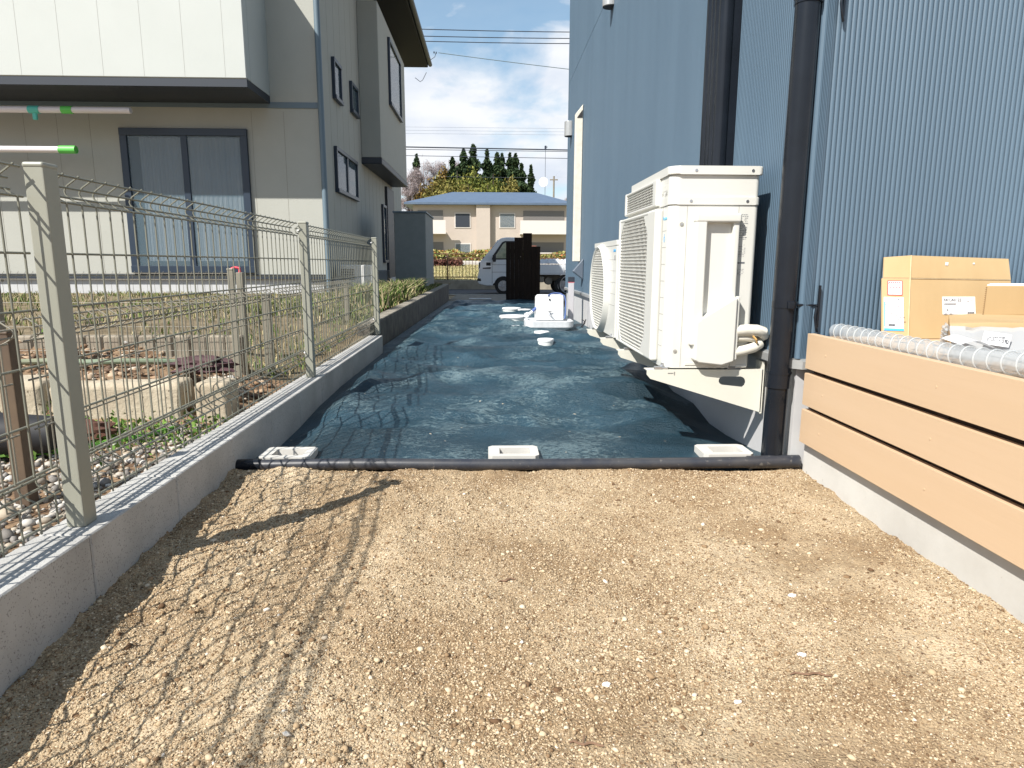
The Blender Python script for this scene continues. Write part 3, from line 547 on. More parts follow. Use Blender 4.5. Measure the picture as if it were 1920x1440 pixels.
for y in (1.412, 3.352, 5.402):
    p = post(-0.907, y, -0.573, 0.19, 0.040, 0.048, fence, m_fence)
    for z in (0.155, -0.455):
        mb = MB(); mb.box(-0.935, -0.915, y+0.045, y+0.075, z-0.012, z+0.010, 0.003, 1); mb.tube([(-0.930, y+0.062, z), (-0.945, y+0.062, z)], 0.006, 6); mb.build('clamp', m_zinc, p)

f2 = empty('garden_fence', (-1.2, 3.7, -0.72), 'lower weathered mesh fence running just behind the near fence', 'fence')
Lv2 = [-0.30, -0.43, -0.56, -0.68]; Bd2 = [(-0.145, -0.163, -0.183, -0.20)]
for ya, yb in ((-0.2, 1.67), (1.73, 3.67), (3.73, 5.72)): mesh_panel(ya, yb, -1.185, -0.145, Lv2, Bd2, 0.052, 0.0021, -0.70, f2, m_fence2, sgn=1)
for y in (1.69, 3.69, 5.73): post(-1.215, y, -0.75, -0.175, 0.038, 0.04, f2, m_fence2 if y > 2 else m_brownpost)
f3 = empty('lawn_fence', (-3.2, 3.40, -0.5), 'thin low wire fence crossing the garden in front of the cream house', 'fence')
mb = MB()
for z in (-0.055, -0.085, -0.20, -0.32, -0.44, -0.475): mb.tube([(-5.6, 3.40, z), (-1.28, 3.40, z)], 0.0014, 5)
x = -5.58
while x < -1.3: mb.tube([(x, 3.40, -0.49), (x, 3.40, -0.09), (x+0.008, 3.385, -0.07), (x+0.014, 3.40, -0.045)], 0.0009, 4); x += 0.035
mb.build('wire_panel', m_fence2, f3, angle=60)
for x in (-4.55, -3.1, -1.28): post(x, 3.38, -0.6, -0.035, 0.03, 0.03, f3, m_fence2)
mb = MB(); mb.box(-2.19, -2.135, 2.97, 3.02, -0.7, -0.02, 0.006); mb.box(-2.135, -2.11, 2.985, 3.005, -0.085, -0.075)
tag(mb.build('garden_post', m_fence2), 'grey green post standing alone near the left edge behind the fences', 'post')
mb = MB(); mb.box(-1.52, -1.48, 4.1, 4.14, -0.7, -0.06, 0.005)
hp = mb.build('hose_stake', m_fence2); tag(hp, 'grey stake with a red tip in the garden behind the middle fence post', 'stake')
mb = MB(); mb.tube([(-1.50, 4.12, -0.06), (-1.50, 4.12, -0.035), (-1.53, 4.12, -0.03), (-1.55, 4.12, -0.04)], 0.008, 6); mb.build('tip', m_inkr, hp)

# garden things
mb = MB(); mb.box(-1.16, -1.03, 2.60, 2.74, -0.66, -0.465, 0.02, 3); tag(mb.build('edging_stone', m_stone), 'small end piece of porous beige stone between the two mesh fences', 'stone', 'porous stones edging the garden bed')
xx = -1.20
for i, (w, h, lb) in enumerate(((0.52, 0.155, 'porous beige stone nearest the fence in the row edging the garden bed'), (0.60, 0.17, 'second porous beige stone from the fence in the row'), (0.55, 0.16, 'third porous beige stone from the fence in the row'), (0.6, 0.165, 'porous beige stone farthest left in the row'))):
    mb = MB(); mb.box(xx-w, xx-0.012, 2.60, 2.74, -0.66, -0.655+h+0.03, 0.025, 3)
    for v in mb.bm.verts: v.co += Vector((0, 1, 1))*0.012*mnoise.noise(v.co*9)
    bmesh.ops.subdivide_edges(mb.bm, edges=mb.bm.edges[:], cuts=2, use_grid_fill=True)
    for v in mb.bm.verts: v.co += Vector((0.3, 1, 1))*0.009*mnoise.noise(v.co*23)
    tag(mb.build('edging_stone', m_stone), lb, 'stone', 'porous stones edging the garden bed'); xx -= w
mb = MB()
x = -6.2
while x < -1.35: mb.box(x, x+0.085, 3.46, 3.52, -0.62, -0.372, 0.008, 1); x += 0.088
tag(mb.build('bed_edging', m_bed), 'row of short brown grey edging slabs between soil bed and lawn', 'edging')
mb = MB(); pts = [(-2.10, 2.86, -0.435), (-2.04, 2.90, -0.425), (-1.9, 2.94, -0.425), (-1.75, 2.93, -0.43), (-1.6, 2.96, -0.43), (-1.45, 3.02, -0.44), (-1.36, 3.06, -0.45)]
mb.tube(pts, 0.013, 10); tag(mb.build('garden_pipe', m_gpipe), 'dull green garden pipe lying on the brown soil bed', 'pipe')
mb = MB(); pts = [(-3.2, 1.70, -0.61), (-2.4, 1.95, -0.60), (-1.9, 2.02, -0.605), (-1.62, 2.06, -0.60), (-1.40, 2.16, -0.61), (-1.25, 2.35, -0.615), (-1.2, 2.5, -0.62)]
mb.tube(pts, 0.009, 8); tag(mb.build('garden_hose', m_ghose), 'bright green hose lying across the river gravel', 'hose')
mb = MB(); mb.ico((-1.25, 2.92, -0.44), 0.10, 3, (1.3, 0.8, 0.35), 0.7); tag(mb.build('sack', m_sack), 'crumpled maroon sack on the soil bed by the fence', 'sack')
pt = empty('plant_pot', (-1.52, 2.10, -0.62), 'toppled black plant pot with clay soil on the gravel', 'plant pot')
mb = MB(); mb.tube([(-1.60, 2.12, -0.545), (-1.42, 2.16, -0.555)], [0.075, 0.06], 20); mb.tube([(-1.605, 2.12, -0.545), (-1.585, 2.124, -0.546)], 0.083, 20); mb.build('pot', m_dark, pt)
mb = MB(); mb.ico((-1.64, 2.11, -0.55), 0.062, 3, (1.0, 0.9, 0.9), 0.5); mb.build('root_ball', m_fishy, pt)
mb = MB(); mb.ico((-1.42, 2.33, -0.585), 0.05, 3, (1.9, 0.9, 0.8), 0.4); tag(mb.build('clay_block', m_fishy), 'reddish brown clay lump on the gravel behind the first post', 'clay lump')

# retaining kerb further along
kb = empty('retaining_kerb', (-1.0, 10.5, -0.9), 'old dark concrete retaining kerb holding the grass beyond the fence', 'retaining kerb')
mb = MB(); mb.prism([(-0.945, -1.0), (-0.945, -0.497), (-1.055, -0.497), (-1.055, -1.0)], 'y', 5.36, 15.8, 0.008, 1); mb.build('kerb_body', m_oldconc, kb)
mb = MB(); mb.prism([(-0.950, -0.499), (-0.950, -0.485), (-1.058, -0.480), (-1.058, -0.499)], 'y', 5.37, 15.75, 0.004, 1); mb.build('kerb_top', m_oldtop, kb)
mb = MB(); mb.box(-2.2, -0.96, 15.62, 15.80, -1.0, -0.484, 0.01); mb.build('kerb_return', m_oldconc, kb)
mb = MB(); mb.box(-1.45, -1.2, 13.6, 14.1, -0.5, -0.44, 0.01); tag(mb.build('manhole_slab', m_gutter), 'small flat concrete slab in the grass at the end of the kerb', 'slab')

# ------------------------------------------------------------------ blue grey house
HX, HY, HY2 = 1.045, 2.212, 9.16
house = empty('blue_house', (3.3, 5.7, -0.8), 'blue grey house with finely ribbed siding on the right', 'house')
PROF = ((0.0, 0.0), (0.0116, 0.0), (0.0128, -0.0032), (0.0148, -0.0032), (0.016, 0.0))
def siding_wall(name, a, b, fixed, axis, z0, z1, parent):
    n = int((b-a)/0.016); pts = []
    for i in range(n+1):
        for (t, d) in PROF[:-1]:
            if a+i*0.016+t < b: pts.append((a+i*0.016+t, d))
    pts.append((b, 0)); V = []; F = []
    for t, d in pts:
        p = (fixed-d, t) if axis == 'y' else (t, fixed-d)
        V += [(*p, z0), (*p, z1)]
    for i in range(len(pts)-1):
        q = (2*i, 2*i+2, 2*i+3, 2*i+1); F.append(q if axis == 'x' else q[::-1])
    return link_mesh(name, mesh_np(name, V, F), m_blue, parent, smooth=False)
for z0, z1 in ((-0.318, 2.285), (2.291, 6.0)):
    siding_wall('siding', HY+0.03, HY2-0.02, HX, 'y', z0, z1, house)
    siding_wall('siding', HX+0.03, 5.6, HY, 'x', z0, z1, house)
mb = MB(); mb.box(HX+0.006, 5.59, HY+0.006, HY2-0.01, -0.31, 5.99); mb.build('wall_core', m_bluedark, house)
mb = MB(); mb.prism([(HX-0.001, HY+0.032), (HX-0.001, HY+0.006), (HX+0.006, HY-0.001), (HX+0.032, HY-0.001), (HX+0.032, HY+0.032)], 'z', -0.318, 6.0)
for k in range(5): mb.box(HX+0.008+k*0.005, HX+0.0105+k*0.005, HY-0.004, HY-0.0005, -0.318, 6.0); mb.box(HX-0.004, HX-0.0005, HY+0.008+k*0.005, HY+0.0105+k*0.005, -0.318, 6.0)
mb.build('corner_trim', m_blue, house)
mb = MB(); mb.box(HX-0.006, HX+0.03, HY2-0.03, HY2+0.002, -0.318, 6.0); mb.build('corner_trim', m_blue, house)
mb = MB(); mb.box(0.85, 5.8, 1.95, HY2+0.2, 6.0, 6.2, 0.01); mb.build('roof', m_bluedark, house)
mb = MB(); mb.box(HX+0.010, 5.58, HY+0.014, HY2-0.03, -1.1, -0.33); mb.build('foundation', m_found, house)
mb = MB()
mb.prism([(HX-0.022, -0.352), (HX-0.022, -0.325), (HX-0.010, -0.318), (HX+0.02, -0.318), (HX+0.02, -0.352)], 'y', HY+0.012, HY2)
mb.prism([(HY-0.022, -0.352), (HY-0.022, -0.325), (HY-0.010, -0.318), (HY+0.02, -0.318), (HY+0.02, -0.352)], 'x', HX+0.012, 5.6)
mb.prism([(HX-0.022, HY+0.012), (HX+0.012, HY-0.022), (HX+0.02, HY-0.01), (HX+0.02, HY+0.02), (HX, HY+0.02)], 'z', -0.352, -0.322)
mb.build('drip_trim', m_trim, house)
mb = MB()
for y in (5.2, 7.1): mb.box(HX+0.0085, HX+0.0105, y, y+0.008, -0.9, -0.355)
mb.build('foundation_joint', m_joint, house)
# vents and ducts fixed to the wall
def hood(y, z, s):
    mb = MB(); pts = [(HX+0.0, y+s*0.5)]+[(HX-0.02-s*0.55*math.sin(math.pi*k/10), y+s*0.5*math.cos(math.pi*k/10)) for k in range(11)]+[(HX+0.0, y-s*0.5)]
    mb.prism(pts, 'z', z, z+s*1.35, 0.004, 2); h = mb.build('vent_hood', m_trim, house)
    mb = MB(); mb.prism([(p[0]*0.96+0.04*HX, p[1]*0.94+0.06*y) for p in pts], 'z', z-0.004, z+0.001); mb.build('vent_opening', m_dark, h)
hood(6.03, 2.115, 0.125); hood(8.80, 1.575, 0.13)
mb = MB(); mb.prism([(HX-0.085, 0.02), (HX-0.085, 1.62), (HX-0.004, 1.72), (HX-0.002, 0.02)], 'y', 7.72, 7.80, 0.004, 1)
du = mb.build('pipe_duct', m_hose, house)
mb = MB(); mb.prism([(HX-0.07, 1.58), (HX-0.012, 1.66), (HX-0.012, 1.58)], 'y', 7.714, 7.722); mb.build('duct_notch', m_dark, du)
mb = MB(); mb.prism([(HX-0.002, 0.05), (HX-0.002, -0.18), (HX-0.12, -0.09)], 'y', 7.45, 7.53, 0.006, 1); mb.build('meter_hood', mat('slate plastic', col=(0.10, 0.125, 0.16), rough=0.5), house)
# black cable duct above the large unit: three joined round runs
mb = MB()
for k in range(4): mb.tube([(0.990-0.002*(k % 2), 2.965+k*0.052, 0.22), (0.990-0.002*(k % 2), 2.965+k*0.052, 5.9)], 0.032, 16)
mb.box(1.0, 1.046, 2.945, 3.14, 0.22, 5.9)
mb.build('black_duct', m_black, house)
# round black downpipe at the corner
dp = empty('downpipe', (1.0, 2.235, -0.70), 'glossy black round downpipe at the near corner of the blue house', 'downpipe')
mb = MB(); mb.tube([(0.998, 2.235, -0.37), (1.002, 2.235, 0.8), (1.004, 2.235, 6.0)], 0.0385, 32); mb.build('upper_pipe', m_black, dp)
mb = MB(); mb.tube([(0.994, 2.235, -0.70), (0.997, 2.235, -0.36)], 0.0365, 32); mb.tube([(0.996, 2.235, -0.42), (0.997, 2.235, -0.365)], 0.041, 32); mb.tube([(0.997, 2.235, -0.371), (0.997, 2.235, -0.365)], 0.043, 32); mb.build('lower_pipe', m_black, dp)
mb = MB(); mb.tube([(1.004, 2.235, 0.80), (1.004, 2.235, 0.86)], 0.0425, 32); mb.build('pipe_socket', m_black, dp)
for z in (-0.135, 0.83):
    mb = MB(); mb.tube([(1.0, 2.235, z-0.011), (1.0, 2.235, z+0.011)], 0.0415, 32); mb.box(0.99, 1.012, 2.185, 2.20, z-0.012, z+0.012, 0.002)
    mb.tube([(1.035, 2.215, z), (1.105, 2.206, z-0.002)], 0.0035, 8); b = mb.build('pipe_bracket', m_black, dp)
    mb = MB(); mb.box(1.096, 1.103, 2.196, 2.2055, z-0.075, z+0.065, 0.002); mb.tube([(1.09, 2.195, z-0.01), (1.085, 2.19, z-0.04), (1.093, 2.192, z-0.075), (1.10, 2.198, z-0.09)], 0.004, 6); mb.build('bracket_plate', m_black, b)

# ------------------------------------------------------------------ outdoor units on wall brackets
from mathutils.geometry import tessellate_polygon
def bracket(Y, label, big=False):
    root = empty('wall_bracket', (1.04, Y, -0.56), label, 'wall bracket', 'cream wall brackets under the outdoor units')
    zt = -0.394
    out = [(0.592, zt), (0.592, zt-0.018), (0.606, zt-0.034), (1.036, zt-0.166), (1.036, zt)]
    hole = [(0.888, zt-0.026), (0.948, zt-0.026)]+[(0.948+0.022*math.sin(a), zt-0.048+0.022*math.cos(a)) for a in np.linspace(0.3, 2.6, 6)]+[(0.880, zt-0.058)]+[(0.885-0.018*math.sin(a), zt-0.042-0.016*math.cos(a)) for a in np.linspace(0.3, 2.9, 6)]
    mb = MB(); bm = mb.bm
    tri = tessellate_polygon([[Vector((*p, 0)) for p in out], [Vector((*p, 0)) for p in hole]]); al = out+hole
    for yy in (Y-0.006, Y-0.003):
        vs = [bm.verts.new((p[0], yy, p[1])) for p in al]
        for t in tri: bm.faces.new([vs[i] for i in t])
        if yy == Y-0.006: A = vs
        else: B = vs
    for ring in (range(len(out)), range(len(out), len(al))):
        ring = list(ring)
        for i in range(len(ring)): a, b = ring[i], ring[(i+1) % len(ring)]; bm.faces.new((A[a], A[b], B[b], B[a]))
    mb.box(0.592, 1.036, Y-0.003, Y+0.045, zt-0.003, zt); mb.box(1.032, 1.040, Y-0.006, Y+0.06, zt-0.17, zt+0.03)
    mb.build('arm', m_brk, root, smooth=False)
    for x in (0.655, 0.935):
        mb = MB(); mb.box(x-0.02, x+0.02, Y+0.0, Y+0.035, zt, zt+0.008, 0.002, 1); mb.tube([(x, Y+0.015, zt), (x, Y+0.015, zt+0.024)], 0.006, 6); mb.tube([(x, Y+0.015, zt+0.008), (x, Y+0.015, zt+0.015)], 0.010, 6); mb.box(x-0.035, x-0.005, Y-0.004, Y+0.01, zt, zt+0.012, 0.002, 1)
        mb.build('bolt', m_zinc, root)
    if big:
        text_on('PRO-AC', 0.009, (0.672, Y-0.0064, zt-0.016), (1, 0, 0), (0, 0, 1), m_ink, 'print', root) if False else None
        mb = MB()
        for i in range(9): mb.box(0.672+i*0.0024, 0.6735+i*0.0024, Y-0.0068, Y-0.0062, zt-0.0145-0.0012*(i % 2), zt-0.0115)
        for i in range(4): mb.box(0.6955, 0.699, Y-0.0068, Y-0.0062, zt-0.010-i*0.0036, zt-0.0078-i*0.0036)
        mb.build('stamped_print', m_ink, root)
    return root
bracket(2.462, 'nearest cream wall bracket under the tall outdoor unit, fully in view with an oblong hole', True)
bracket(3.03, 'second cream wall bracket, under the far end of the tall outdoor unit')
bracket(3.52, 'third cream wall bracket, under the near end of the smaller outdoor unit')
bracket(4.00, 'farthest cream wall bracket, under the far end of the smaller outdoor unit')

def rrect(x0, x1, y0, y1, rf, rb, k=6):
    pts = []
    for cx, cy, r, a0 in ((x0+rf, y0+rf, rf, 180), (x1-rb, y0+rb, rb, 270), (x1-rb, y1-rb, rb, 0), (x0+rf, y1-rf, rf, 90)):
        for i in range(k+1): a = R(a0+90*i/k); pts.append((cx+r*math.cos(a), cy+r*math.sin(a)))
    return pts
def screw(mb, x, y, z, r=0.0055):
    mb.tube([(x, y+0.001, z), (x, y-0.0015, z)], r, 12)
def textlines(mb, x0, x1, y, z0, n, dz, seed, h=0.0022):
    rr = random.Random(seed)
    for i in range(n):
        x = x0
        while x < x1-0.004:
            w = rr.uniform(0.002, 0.008)
            if rr.random() < 0.72: mb.box(x, min(x+w, x1), y-0.0004, y+0.0002, z0-i*dz-h*rr.uniform(0.6, 1), z0-i*dz)
            x += w+rr.uniform(0.001, 0.003)
def louver(mb, x, y0, y1, z0, z1, dz, dy, circ=None, th=0.0022):
    z = z0+dz*0.5; rot = Matrix.Rotation(R(-12), 3, 'Y')
    while z < z1:
        a, b = y0, y1
        if circ:
            h = circ[2]**2-(z-circ[1])**2
            if h <= 0: z += dz; continue
            h = math.sqrt(h)*circ[3]; a, b = circ[0]-h, circ[0]+h
        mb.box(x-0.003, x+0.004, a, b, z-th, z+th, rot=rot); z += dz
    y = y0+dy*0.5
    while y < y1:
        a, b = z0, z1
        if circ:
            h = circ[2]**2-((y-circ[0])/circ[3])**2
            if h <= 0: y += dy; continue
            h = math.sqrt(h); a, b = circ[1]-h, circ[1]+h
        mb.box(x-0.001, x+0.0008, y-0.0016, y+0.0016, a, b); y += dy

def big_unit():
    Y0, Y1, XF, XB, ZB = 2.462, 3.285, 0.654, 0.980, -0.388
    t = empty('outdoor_unit', (0.82, 2.87, ZB), 'tall cream outdoor unit with a boxed hood on top, nearest the downpipe', 'air conditioner')
    mb = MB(); mb.prism(rrect(XF, XB, Y0, Y1, 0.034, 0.016), 'z', ZB, 0.208, 0.003, 1); mb.build('body', m_ac, t)
    mb = MB(); mb.prism(rrect(XF-0.003, XB+0.003, Y0-0.004, Y1-0.06, 0.036, 0.018), 'z', 0.209, 0.236, 0.002, 1); mb.build('band', m_ac, t)
    mb = MB(); mb.prism(rrect(XF, XB, Y0+0.002, 3.225, 0.034, 0.016), 'z', 0.236, 0.313, 0.002, 1); h = mb.build('hood', m_ac, t)
    mb = MB(); mb.prism(rrect(XF-0.006, XB+0.008, Y0-0.008, 3.15, 0.038, 0.016), 'z', 0.314, 0.344, 0.005, 3); mb.build('hood_lid', m_ac, t)
    # hood grille on the front
    mb = MB(); mb.box(XF-0.020, XF+0.002, 2.60, 2.655, 0.214, 0.314, 0.006, 2); mb.box(XF-0.020, XF+0.002, 3.165, 3.19, 0.214, 0.314, 0.006, 2); mb.box(XF-0.018, XF+0.001, 2.602, 3.188, 0.302, 0.3125, 0.004, 2); mb.box(XF-0.018, XF+0.001, 2.602, 3.188, 0.2155, 0.226, 0.004, 2)
    louver(mb, XF-0.012, 2.655, 3.165, 0.226, 0.302, 0.0105, 0.026, th=0.0014); mb.build('hood_grille', m_ac, h)
    mb = MB(); mb.box(XF-0.003, XF-0.0008, 2.655, 3.165, 0.226, 0.302); mb.build('hood_dark', mat('hood inside', col=(0.10, 0.095, 0.08), rough=0.8), h)
    mb = MB()
    for k in range(5): mb.box(XF-0.0016, XF, 2.505+k*0.014, 2.512+k*0.014, 0.262, 0.284, 0.0006, 1)
    for k in range(2): mb.tube([(XF-0.0006, 2.575-i*0.007, 0.254-k*0.006+0.0035*math.sin(i*0.75)) for i in range(11)], 0.0009, 4)
    mb.box(XF-0.0008, XF, 2.578, 2.580, 0.238, 0.312); mb.build('embossed_mark', mat('embossed', col=(0.56, 0.56, 0.53), rough=0.5), h)
    # fan grille
    mb = MB(); x0 = XF-0.030
    mb.box(x0, XF+0.004, 2.552, 2.685, -0.376, 0.203, 0.012, 3); mb.box(x0, XF+0.004, 3.235, 3.268, -0.376, 0.203, 0.010, 3)
    mb.box(x0+0.002, XF+0.003, 2.60, 3.25, 0.186, 0.201, 0.006, 2); mb.box(x0+0.002, XF+0.003, 2.60, 3.25, -0.374, -0.362, 0.006, 2)
    for (yy, zz, s, q) in ((2.684, 0.187, -1, 1), (3.236, 0.187, -1, -1), (2.684, -0.363, 1, 1), (3.236, -0.363, 1, -1)):
        mb.prism([(yy, zz), (yy+q*0.075, zz), (yy, zz+s*0.075)], 'x', x0+0.004, XF, 0.0)
    louver(mb, x0+0.008, 2.685, 3.235, -0.362, 0.186, 0.0148, 0.0245, th=0.0019); mb.build('fan_grille', m_ac, t)
    mb = MB(); mb.box(XF-0.004, XF-0.001, 2.685, 3.235, -0.362, 0.186); mb.build('fan_recess', m_fan, t)
    mb = MB(); mb.box(XF-0.0007, XF, 2.5485, 2.5505, -0.385, 0.205)
    for z in (0.118, 0.058, -0.004, -0.066, -0.128, -0.19, -0.252, -0.31): mb.box(XF-0.0007, XF, 2.497, 2.549, z, z+0.0018)
    for x in (0.7175, 0.906): mb.box(x, x+0.0014, Y0-0.0006, Y0, ZB+0.004, 0.206)
    mb.build('panel_seam', m_acd, t)
    text_on('DAIKIN', 0.014, (XF-0.0006, 2.541, 0.158), (0, -1, 0), (0, 0, 1), mat('pale blue print', col=(0.16, 0.50, 0.72), rough=0.6), 'logo', t, bold=0.0002)
    mb = MB(); mb.prism([(2.546, 0.172), (2.5455, 0.160), (2.541, 0.166)], 'x', XF-0.001, XF-0.0002); mb.tube([(XF-0.0006, 2.522+0.007*math.cos(a), 0.088+0.011*math.sin(a)) for a in np.linspace(0, 6.28, 17)[:-1]], 0.0006, 4, closed=True); mb.tube([(XF-0.0006, 2.519, 0.108), (XF-0.0006, 2.524, 0.094)], 0.0006, 4); mb.build('emblem', m_inkb, t)
    # pipe cover on the near side
    yf = Y0-0.034
    mb = MB(); mb.box(0.744, 0.786, yf, Y0+0.002, -0.30, 0.176, 0.007, 3); mb.box(0.882, 0.906, yf+0.008, Y0+0.002, -0.30, 0.176, 0.006, 3); mb.box(0.742, 0.908, yf-0.002, Y0+0.003, 0.146, 0.178, 0.007, 3)
    mb.box(0.78, 0.89, Y0-0.006, Y0+0.001, -0.25, 0.15)
    mb.prism([(0.757, -0.352), (0.775, -0.362), (0.860, -0.372), (0.905, -0.357), (0.906, -0.122), (0.890, -0.124), (0.778, -0.200), (0.757, -0.21)], 'y', Y0-0.050, Y0+0.002, 0.006, 3)
    mb.build('pipe_cover', m_ac, t)
    mb = MB(); mb.box(0.906, 0.918, Y0-0.040, Y0+0.001, -0.352, -0.118, 0.004, 2); mb.box(0.735, 0.86, Y0-0.003, Y0+0.001, -0.3775, -0.366, 0.001, 1); mb.build('cover_flange', m_ac, t)
    for x, z, dy, r_ in ((0.729, 0.222, 0.004, 0.0055), (0.935, 0.222, 0.004, 0.0055), (0.742, 0.328, 0.008, 0.0055), (0.947, 0.328, 0.008, 0.0055), (0.700, 0.140, 0.001, 0.0035), (0.697, -0.325, 0.001, 0.0035)):
        if r_ < 0.005: mb = MB(); screw(mb, x, Y0, z, 0.0078); mb.build('screw_washer', m_acd, t)
        mb = MB(); screw(mb, x, Y0-dy, z, r_); mb.build('screw', m_zinc, t)
    mb = MB(); textlines(mb, 0.913, 0.944, Y0-0.0002, 0.176, 15, 0.0062, 3); textlines(mb, 0.914, 0.940, Y0-0.0002, 0.068, 8, 0.0058, 5, 0.0014); textlines(mb, 0.914, 0.940, Y0-0.0002, -0.02, 5, 0.005, 9, 0.0014)
    mb.box(0.912, 0.922, Y0-0.0005, Y0, 0.0, 0.005); mb.box(0.925, 0.940, Y0-0.0005, Y0, 0.0, 0.006); mb.tube([(0.937, Y0-0.0002, 0.126+0.004)]+[(0.937+0.004*math.sin(a), Y0-0.0002, 0.126+0.004*math.cos(a)) for a in np.linspace(0.5, 5.8, 9)], 0.0005, 4)
    mb.build('rating_print', mat('grey print', col=(0.10, 0.11, 0.13), rough=0.8), t)
    mb = MB()
    mb.tube([(0.915, 2.440, -0.246), (0.955, 2.436, -0.242), (0.99, 2.434, -0.243), (1.015, 2.438, -0.250), (1.027, 2.455, -0.262), (1.022, 2.49, -0.276), (1.0, 2.54, -0.285), (0.995, 2.7, -0.285)], [0.021]*8, 16)
    mb.tube([(0.915, 2.446, -0.273), (0.955, 2.444, -0.272), (0.985, 2.446, -0.275), (0.998, 2.47, -0.285)], 0.013, 12)
    mb.build('insulated_pipe', m_hose, t)
    mb = MB(); mb.tube([(0.914, 2.440, -0.325), (0.950, 2.436, -0.318), (0.985, 2.437, -0.308), (1.008, 2.447, -0.297), (1.012, 2.47, -0.29), (1.002, 2.54, -0.29), (0.998, 2.7, -0.295)], 0.0185, 16); mb.build('insulated_pipe', m_hose, t)
    mb = MB(); mb.tube([(0.972, 2.418, -0.262), (0.983, 2.412, -0.275), (0.99, 2.42, -0.288)], 0.004, 6); mb.build('cable_tie', m_tie, t)
    mb = MB(); mb.box(0.930, 0.972, Y0-0.003, Y0+0.02, -0.386, -0.376, 0.002, 1)
    for k in range(3): mb.box(0.815+k*0.03, 0.827+k*0.03, Y0-0.003, Y0+0.002, -0.389, -0.384, 0.001, 1)
    mb.build('base_clip', m_ac, t)
big_unit()
def small_unit():
    Y0, Y1, XF, XB, ZB, ZT = 3.435, 4.21, 0.654, 0.955, -0.386, 0.118
    t = empty('outdoor_unit', (0.8, 3.82, ZB), 'smaller cream outdoor unit with a round fan grille, farther along the wall', 'air conditioner')
    mb = MB(); mb.prism(rrect(XF, XB, Y0, Y1, 0.034, 0.016), 'z', ZB, ZT-0.028, 0.003, 1); mb.build('body', m_ac, t)
    mb = MB(); mb.prism(rrect(XF-0.002, XB+0.002, Y0-0.003, Y1+0.003, 0.035, 0.017), 'z', ZT-0.027, ZT, 0.004, 2); mb.build('top_panel', m_ac, t)
    cy, cz, rr, kk = 3.905, -0.145, 0.232, 1.08
    mb = MB(); N = 40; bm = mb.bm
    pr = [(XF, 1.10), (XF-0.022, 1.055), (XF-0.030, 1.02), (XF-0.026, 0.985), (XF-0.004, 0.975)]
    rings = [[bm.verts.new((x, cy+kk*rr*s*math.cos(2*math.pi*k/N), cz+rr*s*math.sin(2*math.pi*k/N))) for k in range(N)] for x, s in pr]
    for i in range(len(rings)-1):
        for k in range(N): bm.faces.new((rings[i][k], rings[i][(k+1) % N], rings[i+1][(k+1) % N], rings[i+1][k]))
    mb.build('grille_ring', m_ac, t)
    mb = MB(); louver(mb, XF-0.020, cy-rr*kk, cy+rr*kk, cz-rr, cz+rr, 0.0142, 0.024, circ=(cy, cz, rr*0.985, kk), th=0.0019); mb.build('fan_grille', m_ac, t)
    mb = MB(); mb.tube([(XF-0.003, cy, cz), (XF-0.001, cy, cz)], rr*1.02, 40); mb.build('fan_recess', m_fan, t)
    mb = MB(); mb.box(XF-0.0007, XF, Y0+0.035, Y0+0.037, ZB+0.01, ZT-0.03) if False else None
    for z in (0.018, -0.04, -0.10, -0.16, -0.22): mb.box(XF-0.0007, XF, Y0+0.04, cy-kk*rr*1.1*math.sqrt(max(0.05, 1-((z-cz)/(rr*1.1))**2)), z, z+0.0018)
    mb.build('panel_seam', m_acd, t)
    text_on('DAIKIN', 0.020, (XF-0.0006, 3.55, 0.058), (0, -1, 0), (0, 0, 1), m_inkb, 'logo', t, bold=0.0003)
    mb = MB(); mb.tube([(XF-0.0006, 3.50+0.009*math.cos(a), 0.028+0.013*math.sin(a)) for a in np.linspace(0, 6.28, 17)[:-1]], 0.0009, 4, closed=True); mb.build('emblem', m_ink, t)
small_unit()

# ------------------------------------------------------------------ tan boarded deck front
deck = empty('deck', (2.3, 1.2, -0.75), 'tan boarded deck with a concrete base at the right', 'deck')
for za, zb in ((-0.345, -0.228), (-0.4685, -0.3605), (-0.598, -0.484)):
    mb = MB(); mb.box(1.060, 1.084, -0.6, 2.178, za, zb, 0.0013, 2); bo = mb.build('board', m_plank, deck)
    mb = MB()
    for y in (1.52, 2.05): mb.tube([(1.0605, y, (za+zb)/2), (1.0590, y, (za+zb)/2)], 0.0032, 10)
    mb.build('screw_cap', m_plank, bo)
mb = MB(); mb.box(1.090, 3.6, -0.6, 2.176, -0.6, -0.262)
for y in (0.9, 1.5, 2.1): mb.box(1.0845, 1.089, y, y+0.04, -0.6, -0.24)
mb.build('frame', m_plankin, deck)
mb = MB()
for i in range(11): mb.box(1.086+i*0.142, 1.222+i*0.142, -0.6, 2.176, -0.2615, -0.238, 0.002, 1)
mb.build('deck_planks', m_plank, deck)
mb = MB(); mb.box(1.085, 3.6, -0.6, 2.190, -0.86, -0.606, 0.003, 1); mb.build('concrete_base', m_conc, deck)

